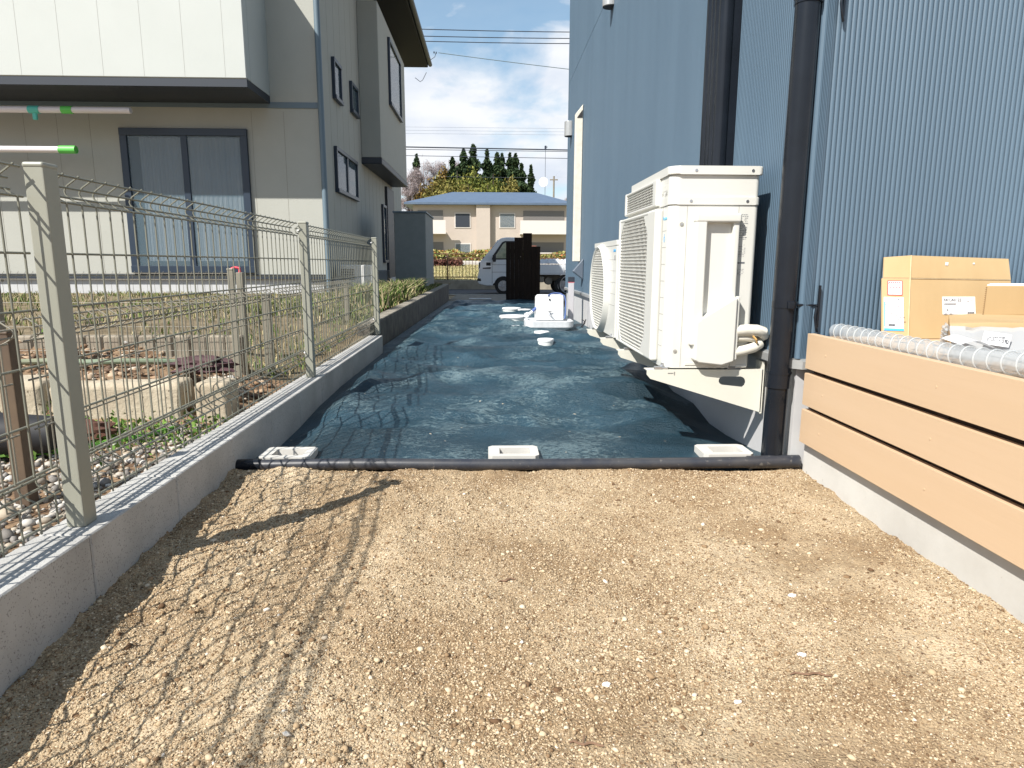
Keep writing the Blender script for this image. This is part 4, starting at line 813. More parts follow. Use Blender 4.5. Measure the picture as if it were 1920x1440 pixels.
# things lying on the deck
r = empty('spiral_hose', (1.115, 1.5, -0.236), 'clear ribbed plastic hose lying along the edge of the deck', 'hose')
def hz(y): return -0.2135+0.010*math.exp(-((y-1.25)/0.2)**2)
mb = MB(); ptsh = [(1.114+0.006*math.sin(y*7), y, hz(y)) for y in np.linspace(0.6, 2.11, 60)]; mb.tube(ptsh, 0.0235, 18, cap=False); mb.build('hose_wall', m_film, r)
mb = MB()
for k in range(38):
    y = 0.62+k*0.0395; c = Vector((1.114+0.006*math.sin(y*7), y, hz(y)))
    mb.tube([(c.x+0.025*math.cos(a), c.y+0.004*math.sin(a+1), c.z+0.025*math.sin(a)) for a in np.linspace(0, 2*math.pi, 21)[:-1]], 0.0017, 6, closed=True)
mb.build('spiral_rib', m_ring, r)
mb = MB()
for k in range(26):
    y = 0.62+rng.random()*1.4; a = rng.uniform(0.5, 2.6); c = Vector((1.114, y, -0.213)); mb.tube([(c.x+0.012*math.cos(a), y, c.z+0.012*math.sin(a)), (c.x+0.016*math.cos(a+0.3), y+0.045, c.z+0.014*math.sin(a+0.3))], 0.0018, 5)
mb.build('inner_wire', mat('grey wire', col=(0.30, 0.31, 0.32), rough=0.4), r)

# flattened carton leaning on the wall
cb = empty('flat_carton', (1.52, 2.13, -0.24), 'tall flattened cardboard carton leaning on the blue wall with stickers on it', 'carton')
yb, yt = 2.10, 2.185     # bottom and top of the lean
def cy_(z, off=0): return yb+(yt-yb)*(z+0.24)/0.28+off
zb0 = -0.236
def sheet(name, P, th, mt, parent):    # P: outline (x, z, yoff) following the lean, given thickness
    mb = MB(); bm = mb.bm
    A = [bm.verts.new((x, cy_(z, o), z)) for x, z, o in P]; B = [bm.verts.new((x, cy_(z, o)+th, z)) for x, z, o in P]; n = len(P)
    bm.faces.new(A); bm.faces.new(list(reversed(B)))
    for i in range(n): bm.faces.new((A[i], B[i], B[(i+1) % n], A[(i+1) % n]))
    return mb.build(name, mt, parent, smooth=False)
sheet('side_panel', [(1.277, zb0, 0.018), (1.345, zb0, -0.012), (1.366, -0.047, -0.012), (1.292, -0.047, 0.018)], 0.004, m_card, cb)
sheet('side_flap', [(1.297, -0.044, 0.018), (1.367, -0.044, -0.012), (1.377, 0.028, -0.010), (1.306, 0.022, 0.02)], 0.004, m_card, cb)
sheet('front_panel', [(1.346, zb0, -0.012), (1.72, zb0, 0.0), (1.712, -0.052, 0.0), (1.367, -0.047, -0.012)], 0.004, m_card, cb)
sheet('front_flap', [(1.369, -0.044, -0.012), (1.713, -0.049, 0.0), (1.712, 0.018, 0.0), (1.378, 0.028, -0.010)], 0.004, m_card, cb)
mb = MB(); mb.tube([(1.345, cy_(zb0, -0.0135), zb0), (1.367, cy_(-0.047, -0.0135), -0.047), (1.378, cy_(0.028, -0.0115), 0.028)], 0.0022, 6); mb.tube([(1.367, cy_(-0.046, -0.0135), -0.046), (1.712, cy_(-0.051, -0.001), -0.051)], 0.0012, 6); mb.tube([(1.293, cy_(-0.046, 0.018), -0.046), (1.367, cy_(-0.046, -0.0125), -0.046)], 0.0012, 6)
mb.build('crease', m_carde, cb)
def sticker(name, x0, x1, z0, z1, mt, lean=0.0, lift=0.0012):
    mb = MB(); mb.bm.faces.new([mb.bm.verts.new((x, cy_(z, so(x, z))-lift, z)) for x, z in ((x0, z0), (x1, z0), (x1+lean, z1), (x0+lean, z1))])
    fs = bmesh.ops.extrude_face_region(mb.bm, geom=mb.bm.faces[:]); 
    for v in [e for e in fs['geom'] if isinstance(e, bmesh.types.BMVert)]: v.co.y -= 0.0003
    return mb.build(name, mt, cb, smooth=False)
def so(x, z=-0.14):
    t = (z+0.236)/0.189; xl, xr = 1.277+0.015*t, 1.345+0.021*t
    return 0.018-(x-xl)/(xr-xl)*0.030 if x < xr else -0.012+(x-xr)/0.36*0.012
sticker('red_sticker', 1.302, 1.342, -0.100, -0.053, m_inkr, 0.004)
st = sticker('sticker_face', 1.3045, 1.3395, -0.0975, -0.0555, m_paper, 0.0035, 0.002); 
sticker('address_sticker', 1.284, 1.336, -0.212, -0.106, m_paper, 0.008)
sticker('address_band', 1.284, 1.336, -0.2125, -0.205, m_inkb, 0.0006, 0.002)
sticker('address_edge', 1.2855, 1.2885, -0.200, -0.120, m_inkb, 0.006, 0.002)
sticker('parcel_label', 1.468, 1.580, -0.160, -0.104, m_paper, 0.003)
def onface(x, z, lift=0.0026): return (x, cy_(z, so(x, z))-lift, z)
mb = MB(); rr = random.Random(4)
for i in range(6): x = 1.308+i*0.0052; mb.box(x, x+0.0042, cy_(-0.062, so(x, -0.062))-0.0035, cy_(-0.062, so(x, -0.062))-0.0028, -0.068, -0.058)
for i in range(7): x = 1.310+i*0.004; mb.box(x, x+0.0024, cy_(-0.076, so(x, -0.076))-0.0035, cy_(-0.076, so(x, -0.076))-0.0028, -0.078, -0.073+0.002*rr.random())
for i in range(4): x = 1.315+i*0.004; mb.box(x, x+0.003, cy_(-0.094, so(x, -0.094))-0.0035, cy_(-0.094, so(x, -0.094))-0.0028, -0.0955, -0.092)
for x0, x1 in ((1.306, 1.320), (1.3065, 1.321)): mb.box(x0, x1, cy_(-0.084, so(x0, -0.084))-0.0035, cy_(-0.084, so(x0, -0.084))-0.0028, -0.086+(x0-1.306)*8, -0.085+(x0-1.306)*8)
mb.build('red_print', m_inkr, cb)
mb = MB()
for i in range(11):
    z = -0.116-i*0.0068; x = 1.292
    while x < 1.336:
        w = rr.uniform(0.003, 0.009)
        if rr.random() < 0.5: mb.box(x, x+w, onface(x+w/2, z)[1]-0.0006, onface(x+w/2, z)[1], z, z+0.0013)
        x += w+0.003
for i in range(14): x = 1.296+i*0.0013; mb.box(x, x+0.0007, onface(x, -0.197)[1]-0.0006, onface(x, -0.197)[1], -0.199, -0.190)
x = 1.328; mb.box(x, x+0.009, onface(x, -0.113)[1]-0.0008, onface(x, -0.113)[1], -0.114, -0.110)
mb.build('fine_print', mat('grey print', rough=0.8), cb)
mb = MB(); mb.tube([onface(1.322, -0.106), onface(1.314, -0.142), onface(1.302, -0.180)], 0.0004, 4); mb.tube([onface(1.323, -0.106), onface(1.330, -0.150), onface(1.329, -0.185)], 0.0004, 4); mb.build('pen_line', m_inkr, cb)
lz = -0.008
text_on('SKCA0122', 0.0135, onface(1.474, -0.1175, 0.004), (1, 0.03, 0), (0, 0.29, 1), m_ink, 'label_code', cb)
mb = MB()
for (x0, x1, z, h) in ((1.474, 1.512, -0.126, 0.003), (1.481, 1.487, -0.145, 0.004), (1.472, 1.479, -0.157, 0.002), (1.490, 1.500, -0.157, 0.002), (1.551, 1.556, -0.154, 0.005), (1.558, 1.572, -0.154, 0.005), (1.553, 1.558, -0.118, 0.002), (1.562, 1.574, -0.113, 0.0012)):
    x = x0
    while x < x1: mb.box(x, x+0.002, onface(x, z)[1]-0.0022, onface(x, z)[1]-0.0012, z-h/2, z+h/2); x += 0.0034
mb.build('small_print', m_ink, cb)
mb = MB(); mb.box(1.490, 1.500, cy_(-0.004, -0.0095), cy_(-0.004, -0.0085), -0.004, 0.006, 0.0004, 1); mb.box(1.585, 1.591, cy_(0, -0.007), cy_(0, -0.006), 0.0, 0.005); mb.build('tape_scrap', m_paper, cb)

# second carton on top of the wrapped one
c2 = empty('carton', (1.95, 2.02, -0.15), 'closed cardboard carton at the right edge resting on the wrapped carton', 'carton')
mb = MB(); mb.prism([(1.462, 1.93), (2.6, 1.87), (2.7, 2.06), (1.58, 2.075)], 'z', -0.148, -0.062, 0.0015, 1); mb.build('carton_body', m_card, c2)
mb = MB(); mb.prism([(1.467, 1.935), (2.59, 1.875), (2.69, 2.055), (1.58, 2.07)], 'z', -0.0618, -0.0590); mb.build('white_top', m_paper, c2)
mb = MB()
for k in range(14): mb.box(1.4595, 1.463, 1.9285, 1.9305, -0.146+k*0.006, -0.1435+k*0.006)
mb.build('corrugated_edge', m_cardd, c2)
c3 = empty('wrapped_carton', (1.7, 1.85, -0.236), 'cardboard carton wrapped in clear plastic, low on the deck in front of the others', 'carton')
mb = MB(); bm = mb.bm; N = 12
X0, X1, Yf, Yb = 1.21, 2.4, 1.70, 1.96
rows = []
for i in range(N+1):
    t = i/N; x = X0+(X1-X0)*t; h = -0.150-0.03*(t-0.0)**1.2+0.004*math.sin(t*5)
    if i == 0: h -= 0.004
    rows.append([bm.verts.new(p) for p in ((x, Yf+0.005-0.10*t, -0.234), (x, Yf-0.10*t, h-0.022), (x, Yf+0.012-0.10*t, h), (x+0.17*(1-t), Yb, h+0.004), (x+0.17*(1-t), Yb, -0.234))])
for a, b in zip(rows, rows[1:]):
    for k in range(4): bm.faces.new((a[k], b[k], b[k+1], a[k+1]))
bm.faces.new(rows[0]); bm.faces.new(list(reversed(rows[-1])))
mb.build('carton_body', m_card, c3)
mb = MB(); bm = mb.bm; rows = []
for i in range(61):
    t = i/60; x = X0-0.012+(X1-X0)*t; h = -0.150-0.03*t**1.2
    row = []
    for k, (dy, z) in enumerate(((0.09, -0.2365), (-0.03, -0.232), (-0.020, -0.205), (-0.008, h-0.018), (-0.006, h-0.008))):
        w = 0.006*mnoise.noise(Vector((x*22, k*1.7, 0)))+0.004*mnoise.noise(Vector((x*60, k*3, 4)))
        row.append(bm.verts.new((x+w, Yf-0.10*t+(dy if k else -0.09)+w, max(z+w*0.6, -0.2365))))
    rows.append(row)
for a, b in zip(rows, rows[1:]):
    for k in range(4): bm.faces.new((a[k], b[k], b[k+1], a[k+1]))
mb.build('plastic_wrap', mat('milky film', col=(0.50, 0.52, 0.54), rough=0.3, spec=0.6, alpha=0.72, var=0.05), c3)
mb = MB()
for k in range(5): mb.ico((1.20+0.006*k, 1.71+0.01*k, -0.165-0.012*k), 0.010, 2, (0.7, 1, 1.1), 0.9)
mb.build('wrap_knot', m_film, c3)
mb = MB(); mb.box(1.262, 1.335, 1.655, 1.657, -0.205, -0.172, rot=Matrix.Rotation(R(8), 3, 'Y')); tg = mb.build('wrap_label', m_paper, c3)
text_on('2', 0.012, (1.312, 1.6545, -0.198), (1, 0, -0.14), (0, 0, 1), m_ink, 'label_number', tg)
mb = MB(); textlines(mb, 1.272, 1.325, 1.6545, -0.183, 3, 0.0035, 8, 0.0016); textlines(mb, 1.320, 1.333, 1.6545, -0.190, 3, 0.004, 12, 0.003); mb.build('label_print', m_ink, tg)
mb = MB(); bm = mb.bm; g2 = [[bm.verts.new((1.165+0.085*i/6, 1.60+0.075*j/3-0.012*i/6, -0.196+0.012*math.sin(i*0.6)+0.008*(j/3)-0.004*i/6)) for i in range(7)] for j in range(4)]
for j in range(3):
    for i in range(6): bm.faces.new((g2[j][i], g2[j][i+1], g2[j+1][i+1], g2[j+1][i]))
bmesh.ops.solidify(bm, geom=bm.faces[:], thickness=0.0006)
tag(mb.build('paper_sheet', m_paper), 'blank white paper sheet curled on the clear hose', 'paper')
mb = MB(); bm = mb.bm; gg = [[bm.verts.new((1.15+0.40*i/40, 0.75+0.95*j/40, -0.225+0.012*abs(mnoise.noise(Vector((i*0.33, j*0.22, 1))))+0.018*max(0, mnoise.noise(Vector((i*0.12, j*0.1, 5)))))) for i in range(41)] for j in range(41)]
for j in range(40):
    for i in range(40): bm.faces.new((gg[j][i], gg[j][i+1], gg[j+1][i+1], gg[j+1][i]))
tag(mb.build('plastic_sheet', m_film), 'crumpled clear plastic sheet spread between the hose and the cartons', 'plastic sheet')

# ------------------------------------------------------------------ outdoor sink, lids, posts, screen
sk = empty('outdoor_sink', (0.6, 7.1, -0.70), 'white outdoor water stand with a tap above a rounded tray', 'outdoor sink')
mb = MB(); bm = mb.bm
def rr2(x0, x1, y0, y1, r, z, n=6): return [bm.verts.new((x, y, z)) for x, y in rrect(x0, x1, y0, y1, r, r, n)]
x0, x1, y0, y1 = 0.375, 0.880, 6.86, 7.30
R1 = [rr2(x0+0.05, x1-0.05, y0+0.04, y1-0.03, 0.08, -0.695), rr2(x0, x1, y0, y1, 0.09, -0.655), rr2(x0, x1, y0, y1, 0.09, -0.595), rr2(x0+0.012, x1-0.012, y0+0.012, y1-0.012, 0.085, -0.588), rr2(x0+0.04, x1-0.04, y0+0.04, y1-0.04, 0.07, -0.592), rr2(x0+0.06, x1-0.06, y0+0.06, y1-0.06, 0.06, -0.65)]
for a, b in zip(R1, R1[1:]):
    for k in range(len(a)): bm.faces.new((a[k], a[(k+1) % len(a)], b[(k+1) % len(a)], b[k]))
bm.faces.new(R1[0]); bm.faces.new(list(reversed(R1[-1])))
mb.build('tray', m_tray, sk)
mb = MB(); mb.prism([(0.49, -0.60), (0.495, -0.355), (0.515, -0.332), (0.775, -0.332), (0.79, -0.35), (0.792, -0.60)], 'y', 7.08, 7.24, 0.012, 3); mb.build('stand', m_white, sk)
mb = MB(); mb.tube([(0.64, 7.079, -0.38), (0.64, 7.072, -0.38)], 0.010, 12); mb.build('stand_hole', m_dark, sk)
mb = MB(); mb.tube([(0.64, 7.09, -0.545)]+[(0.64+0.0*a, 7.04-0.028*math.sin(a), -0.545+0.028*math.sin(a)*0.2-0.012*a+0.03) for a in (0.3, 1.0, 1.8, 2.6)], 0.011, 10); mb.tube([(0.64, 7.06, -0.53), (0.64, 7.06, -0.50)], 0.006, 8); mb.tube([(0.617, 7.06, -0.50), (0.663, 7.06, -0.50)], 0.006, 8); mb.build('tap', m_steel, sk)
hr = empty('hose_reel', (0.75, 7.17, -0.33), 'thin blue hose looped over the white water stand', 'hose')
mb = MB(); mb.tube([(0.62, 7.07, -0.338), (0.66, 7.10, -0.318), (0.71, 7.12, -0.311), (0.76, 7.12, -0.318), (0.80, 7.10, -0.345), (0.812, 7.08, -0.40), (0.810, 7.07, -0.50), (0.80, 7.06, -0.58)], 0.0065, 8); mb.build('hose', m_bluehose, hr)
gn = empty('spray_nozzle', (0.43, 7.0, -0.55), 'white and blue hose spray nozzle sticking out left of the water stand', 'spray nozzle')
mb = MB(); mb.tube([(0.50, 7.10, -0.47), (0.455, 7.07, -0.505)], 0.017, 12); mb.build('grip', m_bluehose, gn)
mb = MB(); mb.tube([(0.500, 7.092, -0.487), (0.45, 7.062, -0.523)], 0.008, 10); mb.tube([(0.455, 7.07, -0.505), (0.428, 7.055, -0.528), (0.412, 7.035, -0.533)], [0.015, 0.017, 0.020], 14); mb.tube([(0.405, 7.045, -0.535), (0.388, 7.01, -0.540)], 0.026, 16); mb.build('nozzle_head', m_white, gn)
def lid(x, y, r, th, label):
    aa = np.linspace(0, 6.283, 24); z = float(mat_z(x+r*np.cos(aa), y+r*np.sin(aa)).max())-0.006; t = empty('manhole', (x, y, z), label, 'manhole cover', 'white manhole covers standing on the weed mat')
    mb = MB(); mb.lathe([(r*0.90, z-0.06), (r*0.94, z+th*0.3)], x, y); mb.build('socket', m_lid, t)
    mb = MB(); mb.lathe([(r*0.98, z+th*0.3), (r, z+th*0.4), (r, z+th*0.85), (r*0.96, z+th), (r*0.3, z+th), (r*0.28, z+th*0.9), (0.004, z+th*0.9)], x, y, 36); mb.build('cover', m_white, t)
lid(0.495, 6.28, 0.072, 0.026, 'small white drain lid just in front of the sink tray, farther of the close pair')
lid(0.478, 5.62, 0.070, 0.030, 'small white drain lid nearest the camera')
lid(0.285, 7.95, 0.165, 0.034, 'wide white drain lid just left of the sink tray')
lid(0.31, 7.45, 0.085, 0.012, 'flat white drain lid low in front of the widest lid')
lid(0.365, 10.95, 0.155, 0.036, 'white drain lid beyond the sink, the left one of the far pair')
lid(0.56, 10.65, 0.105, 0.030, 'white drain lid beyond the sink, the right one of the far pair')
gp = empty('meter_post', (0.92, 7.45, -0.70), 'pale grey square post with a dark cap beside the water stand', 'post')
mb = MB(); mb.box(0.872, 0.932, 7.35, 7.41, -0.70, -0.205, 0.003, 1); mb.build('post_body', m_gpost, gp)
mb = MB(); mb.box(0.869, 0.935, 7.347, 7.413, -0.205, -0.148, 0.004, 1); mb.build('post_cap', m_hdark, gp)
mb = MB(); mb.box(0.870, 0.934, 7.348, 7.412, -0.2085, -0.2045); mb.build('red_ring', m_inkr, gp)
mb = MB(); rq = random.Random(3)
mb.tube([(0.96, 6.95, -0.66), (0.99, 6.9, -0.62), (1.01, 6.95, -0.58)], 0.006, 6); mb.tube([(0.97, 6.9, -0.66), (1.0, 6.98, -0.60), (0.98, 7.02, -0.585)], 0.005, 6)
tag(mb.build('cable_end', m_dark), 'dark cable ends sticking up by the foundation behind the sink', 'cable')

sc = empty('timber_screen', (0.77, 15.1, -0.9), 'very dark stained timber board screen with a stepped top at the end of the strip', 'screen')
for i, (xa, xb, zt) in enumerate(((0.378, 0.470, 0.452), (0.472, 0.562, 0.452), (0.564, 0.660, 0.556), (0.662, 0.752, 0.556), (0.754, 0.850, 0.650), (0.852, 0.950, 0.650), (0.952, 1.045, 0.362), (1.047, 1.138, 0.362))):
    mb = MB(); mb.box(xa, xb, 15.05+0.003*(i % 2), 15.09+0.003*(i % 2), -0.9, zt, 0.003, 1); mb.build('board', m_dkwood, sc)
mb = MB(); mb.box(0.39, 1.13, 15.094, 15.14, -0.6, -0.52); mb.box(0.39, 1.13, 15.094, 15.14, 0.22, 0.30); mb.build('rail', m_dkwood, sc)
mb = MB(); mb.tube([(0.70, 15.05, 0.14), (0.70, 15.043, 0.14)], 0.012, 10); mb.build('bolt_head', m_gutter, sc)
mb = MB(); mb.box(-0.52, 0.05, 17.2, 17.35, -0.915, -0.895, 0.004, 1); tag(mb.build('white_board', m_white), 'narrow white board lying flat at the left end of the apron', 'board')

# ------------------------------------------------------------------ small truck
tr = empty('small_truck', (1.3, 22.1, -0.985), 'white cab over mini truck parked on the road behind the dark screen', 'truck')
TZ = -0.985; TX = -0.35; TYa, TYb = 21.40, 22.86
def T(pts): return [(TX+x, TZ+z) for x, z in pts]
arch = lambda cx, r: [(cx+r*math.cos(a), 0.28+r*math.sin(a)) for a in np.linspace(math.pi, 0, 12)]
cab = [(0.02, 0.32), (0.0, 0.42), (0.0, 0.62), (0.03, 0.74), (0.05, 0.98), (0.12, 1.09), (0.23, 1.15), (0.62, 1.68), (0.74, 1.755), (0.90, 1.78), (1.36, 1.77), (1.40, 1.70), (1.42, 0.55), (1.12, 0.50)]+list(reversed(arch(0.80, 0.33)))+[(0.46, 0.28), (0.30, 0.26)]
mb = MB(); mb.prism(T(cab), 'y', TYa, TYb, 0.035, 3); mb.build('cab', m_truck, tr)
win = [(0.47, 1.10), (0.50, 1.20), (0.78, 1.60), (0.86, 1.64), (1.28, 1.64), (1.30, 1.12)]
mb = MB(); mb.prism(T([(0.43, 1.085), (0.47, 1.21), (0.76, 1.625), (0.85, 1.665), (1.30, 1.665), (1.325, 1.095)]), 'y', TYa-0.006, TYa+0.02); mb.build('window_seal', m_dark, tr)
mb = MB(); mb.prism(T([(0.56, 1.13), (0.57, 1.23), (0.80, 1.58), (0.87, 1.62), (1.27, 1.62), (1.28, 1.13)]), 'y', TYa-0.009, TYa-0.003); mb.build('side_window', mat('window seen through', col=(0.20, 0.24, 0.17), col2=(0.36, 0.38, 0.27), vscale=9, rough=0.1, spec=0.9), tr)
mb = MB(); mb.prism(T([(0.245, 1.165), (0.225, 1.175), (0.61, 1.70), (0.635, 1.69)]), 'y', TYa+0.10, TYb-0.10); mb.build('windscreen', m_glassd, tr)
mb = MB(); mb.prism(T([(0.012, 0.86), (0.025, 1.0), (0.10, 1.045), (0.42, 1.03), (0.42, 0.865), (0.40, 0.79), (0.02, 0.76)]), 'y', TYa-0.008, TYa+0.22, 0.006, 1); hl = mb.build('headlight', m_lamp, tr)
mb = MB(); mb.prism(T([(0.15, 0.80), (0.15, 0.835), (0.405, 0.855), (0.395, 0.80)]), 'y', TYa-0.011, TYa-0.007); mb.prism(T([(0.26, 0.90), (0.26, 1.0), (0.40, 1.0), (0.40, 0.90)]), 'y', TYa-0.011, TYa-0.007); mb.prism(T([(0.03, 0.82), (0.035, 0.99), (0.07, 0.99), (0.06, 0.82)]), 'y', TYa-0.011, TYa-0.007); mb.build('reflector', m_dark, hl)
mb = MB(); mb.prism(T([(-0.012, 0.36), (-0.02, 0.5), (-0.012, 0.60), (0.05, 0.60), (0.05, 0.36)]), 'y', TYa+0.02, TYb-0.02, 0.01, 1); mb.build('front_bumper', m_truck, tr)
mb = MB(); mb.prism(T([(-0.024, 0.42), (-0.026, 0.50), (0.08, 0.50), (0.10, 0.42)]), 'y', TYa-0.006, TYa+0.3, 0.004, 1); mb.build('bumper_slot', m_dark, tr)
mb = MB()
mb.tube([(TX+0.445, TYa-0.003, TZ+1.06), (TX+0.445, TYa-0.003, TZ+0.34)], 0.004, 4); mb.tube([(TX+0.445, TYa-0.003, TZ+0.93), (TX+1.33, TYa-0.003, TZ+0.93)], 0.004, 4); mb.tube([(TX+0.445, TYa-0.003, TZ+0.70), (TX+1.33, TYa-0.003, TZ+0.70)], 0.004, 4); mb.tube([(TX+1.33, TYa-0.003, TZ+1.7), (TX+1.33, TYa-0.003, TZ+0.5)], 0.005, 4)
mb.build('door_gap', m_dark, tr)
mb = MB(); mb.box(TX+0.46, TX+0.57, TYa-0.17, TYa-0.06, TZ+1.02, TZ+1.24, 0.03, 3); mb.tube([(TX+0.52, TYa-0.08, TZ+1.10), (TX+0.56, TYa+0.01, TZ+1.08)], 0.014, 8); mb.build('wing_mirror', m_dark, tr)
mb = MB(); mb.box(TX+0.16, TX+0.26, TYa+0.12, TYb-0.12, TZ+1.10, TZ+1.19, 0.02, 2); mb.build('wiper_cowl', m_dark, tr)
for cx in (0.80, 2.70):
    for y in (TYa+0.03, TYb-0.17):
        w = None
        mb = MB(); mb.tube([(TX+cx, y, TZ+0.27), (TX+cx, y+0.02, TZ+0.27), (TX+cx, y+0.12, TZ+0.27), (TX+cx, y+0.14, TZ+0.27)], [0.25, 0.27, 0.27, 0.25], 32); w = mb.build('wheel', m_rub, tr)
        mb = MB(); mb.tube([(TX+cx, y-0.006, TZ+0.27), (TX+cx, y+0.01, TZ+0.27)], [0.165, 0.17], 28); mb.tube([(TX+cx, y-0.02, TZ+0.27), (TX+cx, y-0.005, TZ+0.27)], [0.05, 0.06], 16)
        for k in range(8): a = k*math.pi/4; mb.tube([(TX+cx+0.06*math.cos(a), y-0.012, TZ+0.27+0.06*math.sin(a)), (TX+cx+0.15*math.cos(a), y-0.010, TZ+0.27+0.15*math.sin(a))], 0.014, 6)
        mb.build('rim', m_rim, w)
mb = MB(); mb.prism(T(arch(0.80, 0.325)+[(1.12, 0.29), (0.48, 0.29)]), 'y', TYa+0.05, TYb-0.05); mb.build('wheel_well', m_dark, tr)
mb = MB(); mb.box(TX+1.44, TX+3.39, TYa, TYb, TZ+0.62, TZ+0.67, 0.006, 1); mb.box(TX+1.44, TX+3.39, TYa-0.01, TYa+0.02, TZ+0.66, TZ+0.94, 0.006, 1); mb.box(TX+1.44, TX+3.39, TYb-0.02, TYb+0.01, TZ+0.66, TZ+0.94, 0.006, 1); mb.box(TX+3.37, TX+3.41, TYa, TYb, TZ+0.66, TZ+0.94, 0.006, 1)
mb.build('load_bed', m_truck, tr)
mb = MB(); mb.box(TX+1.44, TX+3.3, TYa+0.35, TYb-0.35, TZ+0.42, TZ+0.61); mb.box(TX+1.5, TX+2.1, TYa+0.06, TYa+0.3, TZ+0.38, TZ+0.56, 0.02, 1); mb.tube([(TX+2.25, TYa+0.12, TZ+0.42), (TX+2.25, TYa+0.5, TZ+0.42)], 0.12, 20); mb.build('chassis', m_gutter, tr)
tp = MB(); bm = tp.bm; gg = [[bm.verts.new((TX+1.47+1.9*i/30, TYa+0.0+1.46*j/16, TZ+0.95+(0.12+0.10*mnoise.noise(Vector((i*0.3, j*0.4, 2)))+0.06*mnoise.noise(Vector((i*0.8, j*0.6, 7))))*(1 if 0 < j < 16 else 0.15))) for i in range(31)] for j in range(17)]
for j in range(16):
    for i in range(30): bm.faces.new((gg[j][i], gg[j][i+1], gg[j+1][i+1], gg[j+1][i]))
tag(tp.build('tarpaulin', m_tarp), 'rumpled pale grey tarpaulin spread over the truck load bed', 'tarpaulin')
bk = empty('bicycle_frame', (2.6, 21.0, -0.98), 'white bicycle leaning by the truck, mostly hidden by the blue house corner', 'bicycle')
mb = MB(); c = Vector((2.48, 20.9, -0.66)); mb.tube([(c.x+0.31*math.cos(a), c.y, c.z+0.31*math.sin(a)) for a in np.linspace(0, 6.283, 33)[:-1]], 0.025, 8, closed=True); wh = mb.build('wheel', m_rub, bk)
mb = MB(); mb.tube([(c.x+0.27*math.cos(a), c.y, c.z+0.27*math.sin(a)) for a in np.linspace(0, 6.283, 33)[:-1]], 0.012, 6, closed=True); mb.tube([(c.x, c.y-0.03, c.z), (c.x, c.y+0.03, c.z)], 0.03, 10)
for k in range(10): a = k*math.pi/5; mb.tube([(c.x, c.y, c.z), (c.x+0.27*math.cos(a), c.y, c.z+0.27*math.sin(a))], 0.003, 4)
mb.build('rim', m_rim, wh)
mb = MB(); mb.tube([(2.48, 20.9, -0.66), (2.36, 20.9, -0.35), (2.28, 20.9, 0.05)], 0.02, 8); mb.tube([(2.2, 20.6, 0.07), (2.3, 20.9, 0.10), (2.2, 21.2, 0.07)], 0.014, 8); mb.tube([(2.33, 20.9, -0.2), (2.9, 20.9, -0.25), (3.2, 20.9, -0.64)], 0.022, 8); mb.tube([(2.36, 20.9, -0.3), (2.85, 20.9, -0.7), (3.2, 20.9, -0.64)], 0.022, 8)
mb.prism([(2.2, -0.38), (2.28, -0.32), (2.5, -0.31), (2.75, -0.42), (2.72, -0.45), (2.5, -0.35), (2.28, -0.355)], 'y', 20.87, 20.93)
mb.build('frame', m_white, bk)

# ------------------------------------------------------------------ railing, hedges
rl = empty('railing', (0, 25.6, -0.645), 'long brown metal railing on the kerb wall across the road', 'railing')
x = -4.5
while x < 5.6: mb = MB(); mb.box(x-0.009, x+0.009, 25.545, 25.563, -0.52, 0.17); mb.build('baluster', m_rail, rl, smooth=False); x += 0.125
for k in range(8):
    x = -4.56+1.5*k; mb = MB(); mb.box(x-0.025, x+0.025, 25.53, 25.58, -0.65, 0.34, 0.004, 1); mb.build('post', m_rail, rl)
for z, h in ((-0.53, 0.02), (0.18, 0.02), (0.335, 0.016)):
    mb = MB(); mb.box(-4.6, 6, 25.54, 25.57, z-h, z+h, 0.004, 1); mb.build('rail_bar', m_rail, rl)
n = 14000; x = rng.uniform(-8, 9, n); y = rng.normal(35.6, 0.30, n); z = -0.08+rng.random(n)**0.7*(0.66+0.35*fbm(x, y*0, 0.9, 3, 91)); z[(x < -0.2)] -= 0.0
tag(leaves('hedge', np.stack([x, y, z], -1), 0.10, m_hedge), 'yellow green variegated hedge with reddish tips behind the railing', 'hedge', kind='stuff')
n = 2200; x = rng.uniform(-3.1, -1.3, n); y = rng.normal(33.0, 0.2, n); z = -0.16+rng.random(n)*0.30
sh = leaves('maroon_shrub', np.stack([x, y, z], -1), 0.085, m_maroon); tag(sh, 'low dark maroon shrub behind the railing at its left end', 'shrub')
mb = MB(); mb.box(-12, 12, 34.2, 34.4, -0.3, 0.10, 0.01, 1); tag(mb.build('white_wall', m_aptp), 'low pale wall behind the lawn beyond the railing', 'wall')

# ------------------------------------------------------------------ cream neighbour house
nh = empty('neighbour_house', (-5, 12, -0.5), 'cream two storey house with a deep balcony on the left', 'house')
NX, NY, NE = -2.43, 10.15, 19.2
mb = MB(); mb.box(-13.5, NX, NY, NE, -0.22, 5.65); mb.build('wall', m_hwall, nh, smooth=False)
mb = MB()
for k in range(20):
    x = -2.93-k*0.455
    if not (-5.28 < x < -3.45): mb.box(x, x+0.006, NY-0.0015, NY, -0.215, 2.12)
mb.build('siding_joint', mat('cream joint', col=(0.28, 0.275, 0.24), rough=0.9), nh)
mb = MB()
for k in range(19): mb.box(NX, NX+0.0015, NY+0.3+k*0.455, NY+0.306+k*0.455, -0.215, 5.6)
mb.build('side_joint', mat('cream joint'), nh)
mb = MB(); mb.box(-13.46, NX-0.04, NY+0.04, NE-0.04, -0.8, -0.22); mb.build('foundation', m_found2, nh, smooth=False)
mb = MB(); mb.box(-13.5, NX+0.02, NY-0.02, NY+0.03, -0.245, -0.215); mb.box(-13.5, NX+0.02, NY-0.028, NY+0.02, -0.188, -0.176); mb.build('base_flashing', m_hdark, nh)
